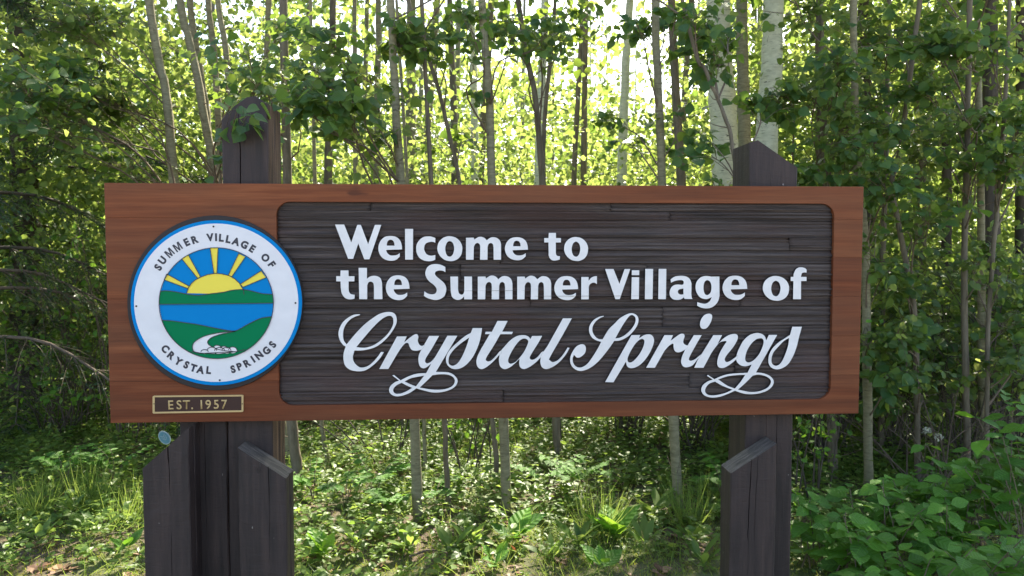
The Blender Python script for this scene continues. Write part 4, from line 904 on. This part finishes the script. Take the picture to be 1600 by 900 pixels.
# dark dense bushes behind the right side
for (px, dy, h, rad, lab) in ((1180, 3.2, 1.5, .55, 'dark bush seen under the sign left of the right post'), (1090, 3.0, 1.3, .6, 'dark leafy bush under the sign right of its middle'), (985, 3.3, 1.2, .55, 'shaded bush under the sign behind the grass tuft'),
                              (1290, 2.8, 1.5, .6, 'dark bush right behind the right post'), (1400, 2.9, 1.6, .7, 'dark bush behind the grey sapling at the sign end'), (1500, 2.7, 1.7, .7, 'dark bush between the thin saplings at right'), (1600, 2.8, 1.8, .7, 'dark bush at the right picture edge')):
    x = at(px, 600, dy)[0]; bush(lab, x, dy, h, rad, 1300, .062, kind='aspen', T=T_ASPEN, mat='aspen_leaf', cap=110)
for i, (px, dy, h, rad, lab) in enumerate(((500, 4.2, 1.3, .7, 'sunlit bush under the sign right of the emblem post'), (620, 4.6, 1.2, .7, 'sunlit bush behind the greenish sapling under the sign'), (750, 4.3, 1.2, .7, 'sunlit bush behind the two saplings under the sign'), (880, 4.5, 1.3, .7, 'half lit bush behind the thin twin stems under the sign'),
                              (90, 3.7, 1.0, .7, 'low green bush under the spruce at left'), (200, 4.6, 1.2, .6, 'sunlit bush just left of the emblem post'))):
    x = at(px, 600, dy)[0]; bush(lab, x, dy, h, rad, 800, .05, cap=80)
# low broad-leaved shrubs at the lower right: single leaves
def dogwood(label, px, py, h, nst, spread, ls=.118):
    x, y = G(px, py); root = empty('broadleaf_shrub', at_ground(x, y)); tag(root, label, 'shrub'); B = Acc(); L = []
    gz = float(ghei(x, y))
    for s_ in range(nst):
        a = rg.uniform(0, 6.283); d = np.array([math.cos(a), math.sin(a), 0]) * spread * rg.uniform(.2, 1); hh = h * rg.uniform(.55, 1.05)
        b0 = np.array([x, y, gz]) + rg.normal(size=3) * [.06, .06, 0]; tip = b0 + d + [0, 0, hh]
        Q = spline([b0, b0 + d * .3 + [0, 0, hh * .5], tip], 9); B.tube(Q, np.linspace(.004, .0018, 9), 5)
        az = rg.uniform(0, 3.14)
        for k in (4, 6, 7, 8):
            for sg in (-1, 1):
                aa = az + k * 1.57 / 1.0 + (0 if sg > 0 else 3.1416) + rg.normal() * .3
                D = unit(np.array([math.cos(aa), math.sin(aa), rg.uniform(-.35, .25)])); s1 = ls * rg.uniform(.65, 1.1) * (.75 if k == 8 else 1)
                Nn = unit(np.array([0, -.35, 1.0]) + rg.normal(size=3) * .3 + D * .15)
                L.append(((Q[k] + D * s1 * .22)[None], D[None], Nn[None], np.array([s1])))
    finish(root, B, L, near=True, cap=300, kind='oval', lmat='shrub_leaf', T=T_OVAL, mn=3)
for a in (('low broadleaf shrub beside the foot of the right post', 1290, 885, .40, 7, .22), ('pale-edged broadleaf shrub just right of the right post, near front', 1335, 930, .36, 7, .24), ('broadleaf shrub with large leaves right of the right brace, second from it', 1385, 905, .42, 8, .26),
          ('broadleaf shrub low in front at the middle of the right bed', 1430, 960, .36, 8, .26), ('broadleaf shrub in the back row below the sign end', 1370, 850, .42, 7, .25), ('broadleaf shrub behind the middle of the right bed', 1450, 860, .42, 8, .28),
          ('broadleaf shrub in front at the right third of the bed', 1500, 915, .42, 8, .26), ('tall broadleaf shrub at the right picture edge', 1585, 890, .78, 11, .28), ('broadleaf shrub in the lower right corner', 1580, 960, .40, 8, .26), ('yellowish-tipped broadleaf shrub left of the tall one at right', 1525, 860, .55, 7, .22),
          ('tall broadleaf shrub partly outside the right picture edge', 1640, 880, .85, 10, .25)):
    dogwood(*a)

# ------------------------------------------------------------------ ground plants
def in_post(x, y): return (y < .3)
def scatter(n, x0, x1, y0, y1): return rg.uniform(x0, x1, n), rg.uniform(y0, y1, n)
# pale herbs carpet (nobody could count it)
def carpet(name, n, x0, x1, y0, y1, zlo, zhi, ls, mat, T, dens=None, upn=.8):
    X, Y = scatter(n, x0, x1, y0, y1)
    if dens is not None: k = rg.random(n) < dens(X, Y); X, Y = X[k], Y[k]
    k = len(X) // 8; X, Y = X[:k], Y[:k]; cl = np.sin(X * 3.1) * np.sin(Y * 2.7) * .5 + .5
    Zc = ghei(X, Y) + zlo + (zhi - zlo) * rg.random(k) ** 1.4 * (.3 + .7 * cl); ps = rg.uniform(.55, 1.35, k)
    C = np.repeat(np.stack([X, Y, Zc], -1), 8, 0); ps = np.repeat(ps, 8); q = len(C); a = np.tile(np.arange(8) * 2.4, k) + np.repeat(rg.uniform(0, 6.283, k), 8) + rg.normal(size=q) * .2
    lev = np.tile(np.arange(8), k) / 8; D = unit(np.stack([np.cos(a), np.sin(a), rg.uniform(-.25, .45, q)], -1)); sz = ls * ps * rg.uniform(.6, 1.15, q)
    C = C + D * (sz * .25)[:, None] - np.stack([0 * lev, 0 * lev, lev * (C[:, 2] - ghei(C[:, 0], C[:, 1])) * .7], -1)
    A = Acc(); put_leaves(A, C, D, unit(rg.normal(size=(q, 3)) * .3 + [0, 0, upn] - D * .3), sz, T)
    o = link(name, A.mesh(name), None, [M[mat]]); return tag(o, kind='stuff')
nearclear = lambda X, Y: np.clip((Y - .65 + .2 * np.sin(X * 2.3)) / .8, 0, 1)
o = carpet('undergrowth', 82000, -4, 6, .4, 5, .015, .26, .050, 'herb_leaf', T_OVAL, nearclear); tag(o, 'low leafy herbs covering the forest floor below and behind the sign', 'undergrowth')
o = carpet('undergrowth', 26000, -7, 10, 4.5, 13, .03, .55, .07, 'herb_leaf', T_FAR); tag(o, 'tall sunlit undergrowth among the trunks further back', 'undergrowth')
o = carpet('leaf_litter', 5000, -3.6, 5, -.3, 5, .002, .012, .045, 'litter', T_ASPEN, None, 2.5); tag(o, 'brown fallen leaves and debris on the ground', 'leaf litter')
def blades(name, n, x0, x1, y0, y1, h, wd, mat, dens=None, lean=.5):
    X, Y = scatter(n, x0, x1, y0, y1)
    if dens is not None: k = rg.random(n) < dens(X, Y); X, Y = X[k], Y[k]
    k = len(X); A = Acc(); hh = h * rg.uniform(.4, 1.3, k)
    a = rg.uniform(0, 6.283, k); Nn = np.stack([np.cos(a), np.sin(a), np.zeros(k)], -1); D = unit(np.stack([rg.normal(size=k) * lean, rg.normal(size=k) * lean, np.ones(k)], -1))
    put_leaves(A, np.stack([X, Y, ghei(X, Y) - .004], -1), D, Nn, hh, T_BLADE, wd / hh)
    o = link(name, A.mesh(name), None, [M[mat]]); return tag(o, kind='stuff')
tuft = lambda X, Y: np.clip(.5 + 1.2 * np.sin(X * 2.1 + 1) * np.sin(Y * 2.9 + X), 0.08, 1) * np.clip((Y - .35) / .6, 0, 1)
o = blades('grass', 40000, -4, 6, .4, 5, .13, .0038, 'grass', tuft, .75); tag(o, 'long loose grass tufts along the edge of the wood', 'grass')
o = blades('moss', 66000, -3.4, 4.8, -.4, 1.9, .022, .0035, 'moss', lambda X, Y: np.clip((1.9 - Y) / .6, 0, 1), .6); tag(o, 'short yellow-green moss and turf in front of the wood', 'moss')
# tufts one can tell apart
def grass_tuft(label, px, py, n, h):
    x, y = G(px, py); k = n; A = Acc(); a = rg.uniform(0, 6.283, k); r_ = .09 * np.sqrt(rg.random(k)); X, Y = x + r_ * np.cos(a), y + r_ * np.sin(a)
    D = unit(np.stack([np.cos(a) * .6 + rg.normal(size=k) * .35, np.sin(a) * .6 + rg.normal(size=k) * .35, np.ones(k)], -1)); Nn = np.stack([np.cos(a), np.sin(a), np.zeros(k)], -1) * -1
    hh = h * rg.uniform(.5, 1.2, k); put_leaves(A, np.stack([X, Y, ghei(X, Y) - .005], -1), D, Nn, hh, T_BLADE, (.0045 / hh))
    tag(link('grass_tuft', A.mesh('grass_tuft'), None, [M['grass']]), label, 'grass')
grass_tuft('long grass tuft in the shade under the sign centre', 935, 830, 130, .34)
grass_tuft('arching grass tuft left of the right brace', 1075, 820, 110, .32)
grass_tuft('bright grass tuft left of the emblem post', 140, 790, 120, .30)
grass_tuft('grass tuft near the left picture edge', 60, 800, 120, .28)
grass_tuft('grass tuft close beside the left brace', 200, 815, 90, .26)
# upright broad-leaved weeds
def weed(label, px, py, n, ln, kind='lance', up=1.1):
    x, y = G(px, py); gz = float(ghei(x, y)); root = empty('leafy_weed', (x, y, gz)); tag(root, label, 'plant', None)
    a = rg.uniform(0, 6.283, n); D = unit(np.stack([np.cos(a) * .7, np.sin(a) * .7, rg.uniform(.3, up, n)], -1)); Nn = unit(np.stack([-np.cos(a) * .8, -np.sin(a) * .8 - .3, np.full(n, .9)], -1))
    leaf_objs(root, np.array([x, y, gz + .03]) + rg.normal(size=(n, 3)) * [.015, .015, .01] + D * .02, D, Nn, ln * rg.uniform(.6, 1.15, n), kind)
side = 'growing'
WD = [(905, 858, 8, .17, 'narrow-leaved weed under the sign centre'), (960, 842, 7, .20, 'tall narrow-leaved weed right of the sign centre'), (1003, 855, 8, .16, 'narrow-leaved weed midway between centre and right brace'), (860, 880, 8, .13, 'small rosette weed low under the sign centre'),
      (700, 868, 8, .13, 'rosette weed below the middle saplings'), (735, 855, 8, .15, 'broad rosette weed just below the leaning sapling'), (800, 850, 7, .18, 'upright weed at the foot of the straight sapling'), (640, 870, 8, .12, 'low weed below the greenish sapling'), (560, 862, 8, .14, 'weed in the sunny patch right of the emblem post'),
      (510, 880, 7, .13, 'weed close to the right brace of the emblem post'), (1080, 850, 8, .14, 'weed left of the right brace'), (1100, 885, 8, .13, 'low weed at the foot of the right brace'), (60, 850, 8, .12, 'weed at the lower left edge'), (150, 835, 8, .15, 'yellow-green weed left of the emblem braces'), (195, 870, 7, .12, 'low weed beside the left brace'),
      (110, 810, 8, .16, 'upright weed in the grass at left'), (1250, 880, 8, .12, 'weed just right of the right post'), (940, 895, 7, .12, 'small bright weed at the bottom middle'), (775, 890, 7, .10, 'tiny rosette at the bottom middle left'), (1020, 800, 8, .20, 'large-leaved weed behind the grass tuft')]
for px, py, n, ln, lab in WD: weed(lab, px, py, n, ln, 'lance' if n != 7 else 'oval')
# compound-leaved young ash-like plants in the sunny patch
def herb(label, px, py, h, n, ls):
    x, y = G(px, py); gz = float(ghei(x, y)); root = empty('leafy_herb', (x, y, gz)); tag(root, label, 'plant'); B = Acc(); L = []
    for s_ in range(n):
        a = rg.uniform(0, 6.283); d = np.array([math.cos(a), math.sin(a), 0]) * h * .7; Q = spline([(x, y, gz), (x + d[0] * .3, y + d[1] * .3, gz + h * .6), (x + d[0], y + d[1], gz + h * rg.uniform(.6, 1))], 10); B.tube(Q, np.linspace(.003, .001, 10), 4)
        t_ = unit(d); sd_ = np.array([-t_[1], t_[0], 0])
        for k in (4, 5, 6, 7, 8, 9):
            for sg in (-1, 1):
                D = unit(sd_ * sg + t_ * .6 + rg.normal(size=3) * .12); L.append(((Q[k])[None], D[None], unit(np.array([0, -.2, 1]) + rg.normal(size=3) * .2)[None], np.array([ls * rg.uniform(.8, 1.1)])))
    finish(root, B, L, near=True, cap=200, kind='oval', lmat='herb_leaf', T=T_OVAL, mn=3)
for px, py, h, n, ls, lab in ((540, 800, .26, 5, .06, 'feathery-leaved plant in the sunny patch right of the emblem post'), (585, 790, .30, 5, .06, 'feathery-leaved plant left of the greenish sapling foot'), (600, 815, .22, 5, .055, 'low feathery plant left of the greenish sapling foot'), (850, 780, .34, 6, .065, 'leafy plant right of the straight sapling foot'), (900, 775, .3, 6, .06, 'leafy plant behind the grass tuft'),
                              (490, 790, .24, 5, .05, 'leafy plant beside the emblem post in the sun'), (680, 800, .22, 5, .05, 'leafy plant between the two middle saplings'), (100, 770, .3, 6, .06, 'leafy plant in the sunlit grass at left'), (180, 760, .3, 6, .06, 'leafy plant near the left brace'), (1130, 790, .3, 6, .06, 'dark leafy plant just left of the right post')):
    herb(lab, px, py, h, n, ls)
# single fallen orange leaf
x, y = G(806, 872)
A = Acc(); o = bpy.data.objects.new('dead_leaf', LM['aspen'][2].copy()); COL.objects.link(o); o.data.materials.clear(); o.data.materials.append(M['dead_leaf'])
o.location = (x, y, float(ghei(x, y)) + .03); o.scale = (.055,) * 3; o.rotation_euler = (R(50), R(12), R(75)); tag(o, 'orange-brown fallen leaf lying on the moss below the sign centre', 'leaf')
# fallen sticks
for (a, b, c, d, lab) in ((140, 850, 210, 838, 'fallen stick in the moss left of the left brace'), (775, 815, 830, 800, 'pale broken stick by the straight sapling foot'), (640, 880, 700, 872, 'small stick on the ground below the sign')):
    p, q = G(a, b), G(c, d); A = Acc(); P = spline([(p[0], p[1], .02 + float(ghei(*p))), ((p[0] + q[0]) / 2, (p[1] + q[1]) / 2 + .02, .035 + float(ghei(*p))), (q[0], q[1], .02 + float(ghei(*q)))], 8)
    A.tube(P, np.linspace(.007, .004, 8), 6, knob=.1); tag(link('stick', A.mesh('stick', True), None, [M['dead_twig']]), lab, 'stick')
# white flower heads in the dark bush
for px, py, lab in ((1447, 672, 'white flower head beside the thin sapling at right, the left of two'), (1466, 683, 'white flower head right of the other in the dark bush')):
    c = at(px, py, 1.75); k = 60; A = Acc(); th = rg.uniform(0, 6.283, k); r_ = .028 * np.sqrt(rg.random(k)); C = c + np.stack([r_ * np.cos(th), rg.normal(size=k) * .006 - .004, r_ * np.sin(th) * .7], -1)
    root = empty('flower_head', c); tag(root, lab, 'flower')
    put_leaves(A, C, unit(rg.normal(size=(k, 3))), unit(rg.normal(size=(k, 3)) * .4 + [0, -1, .6]), .011, T_ASPEN); link('petals', A.mesh('petals'), root, [M['flower']])
    B = Acc(); B.tube(spline([c, c + [.02, .04, -.25], c + [.03, .06, -c[2]]], 8), np.linspace(.0015, .003, 8), 4); link('stem', B.mesh('stem', True), root, [M['twig']])
# pale blue tag hanging on the stems left of the emblem post
c = at(257, 684, 1.5); mk = empty('blue_tag', c); tag(mk, 'small faded blue oval tag with chevrons, hanging on stems left of the emblem post', 'tag')
def disc(name, rx, rz, y, mat, parent, th=.003, ang_=.6, sub=None):
    P = sub or [(rx * math.cos(a), rz * math.sin(a)) for a in np.linspace(0, 2 * math.pi, 32, endpoint=False)]
    P = [(c[0] + a * math.cos(ang_) - b * math.sin(ang_), c[2] + a * math.sin(ang_) + b * math.cos(ang_)) for a, b in P]
    me = fill([P], c[1] + y, th, name, .0004 if not sub else 0); me.materials.append(mat); o = bpy.data.objects.new(name, me); COL.objects.link(o); o.parent = parent; o.matrix_parent_inverse = Matrix.Translation(-Vector(c))
    return o
disc('plate', .030, .042, 0, M['tagpale'], mk); disc('face', .024, .036, -.0012, M['tagblue'], mk, .001)
for i in range(3):
    z = -.012 + i * .011; disc('chevron', 0, 0, -.0022, M['tagpale'], mk, .0008, sub=[(-.013, z + .008), (0, z - .004), (.013, z + .008), (.013, z + .0115), (0, z), (-.013, z + .0115)])
B = Acc(); B.tube(spline([c + [-.02, .003, .03], c + [-.05, .01, .16], c + [-.04, .02, .35]], 8), .0012, 4); link('wire', B.mesh('wire', True), mk, [M['iron']])

# ------------------------------------------------------------------ sunlit foliage masses deeper in the wood (uncountable)
def mass(name, label, n, x0, x1, y0, y1, z0, z1, fs, dens, mat='aspen_leaf', clump=90, cs=.35, T=None):
    m = n // clump; X, Y = scatter(m * 3, x0, x1, y0, y1); Zc = rg.uniform(z0, z1, m * 3); k = rg.random(m * 3) < dens(X, Y, Zc); X, Y, Zc = X[k][:m], Y[k][:m], Zc[k][:m]
    C = np.stack([X, Y, Zc + ghei(X, Y)], -1)[:, None] + rg.normal(size=(len(X), clump, 3)) * np.array([cs, cs, cs * .6]); C = C.reshape(-1, 3); q = len(C)
    A = Acc(); put_leaves(A, C, unit(rg.normal(size=(q, 3)) + [0, 0, -.3]), unit(rg.normal(size=(q, 3)) * .7 + [0, 0, .8]), fs * rg.uniform(.6, 1.3, q), T or T_FAR)
    return tag(link(name, A.mesh(name), None, [M[mat]]), label, 'foliage', kind='stuff')
mass('understory_foliage', 'sunlit leafy understory of the wood behind the saplings', 56000, -6, 9, 4.6, 9, .2, 3.6, .065, lambda X, Y, Z: np.clip(1.05 - Z / 4.0, .10, 1), T=T_HEX)
mass('understory_foliage', 'bright mass of leaves deeper in the wood', 66000, -11, 15, 9, 18, .2, 6.5, .13, lambda X, Y, Z: np.clip(1.05 - Z / 6, .10, 1), cs=.5, T=T_HEX)
mass('distant_foliage', 'far wall of leaves at the back of the wood', 60000, -26, 32, 18, 38, .3, 13, .30, lambda X, Y, Z: np.clip(1.1 - Z / 10, .10, 1), cs=.9)
mass('shaded_foliage', 'dense dark leaves at the right of the wood', 30000, 4.1, 8, 3.4, 6.5, .2, 4.8, .075, lambda X, Y, Z: np.ones_like(X), T=T_HEX)
mass('shaded_foliage', 'dense leaves at the left of the wood', 40000, -6, -1.2, 4.0, 7.5, .2, 4.6, .07, lambda X, Y, Z: np.ones_like(X), T=T_HEX)
print('objects', len(bpy.data.objects), 'polys', sum(len(m.polygons) * m.users for m in bpy.data.meshes))
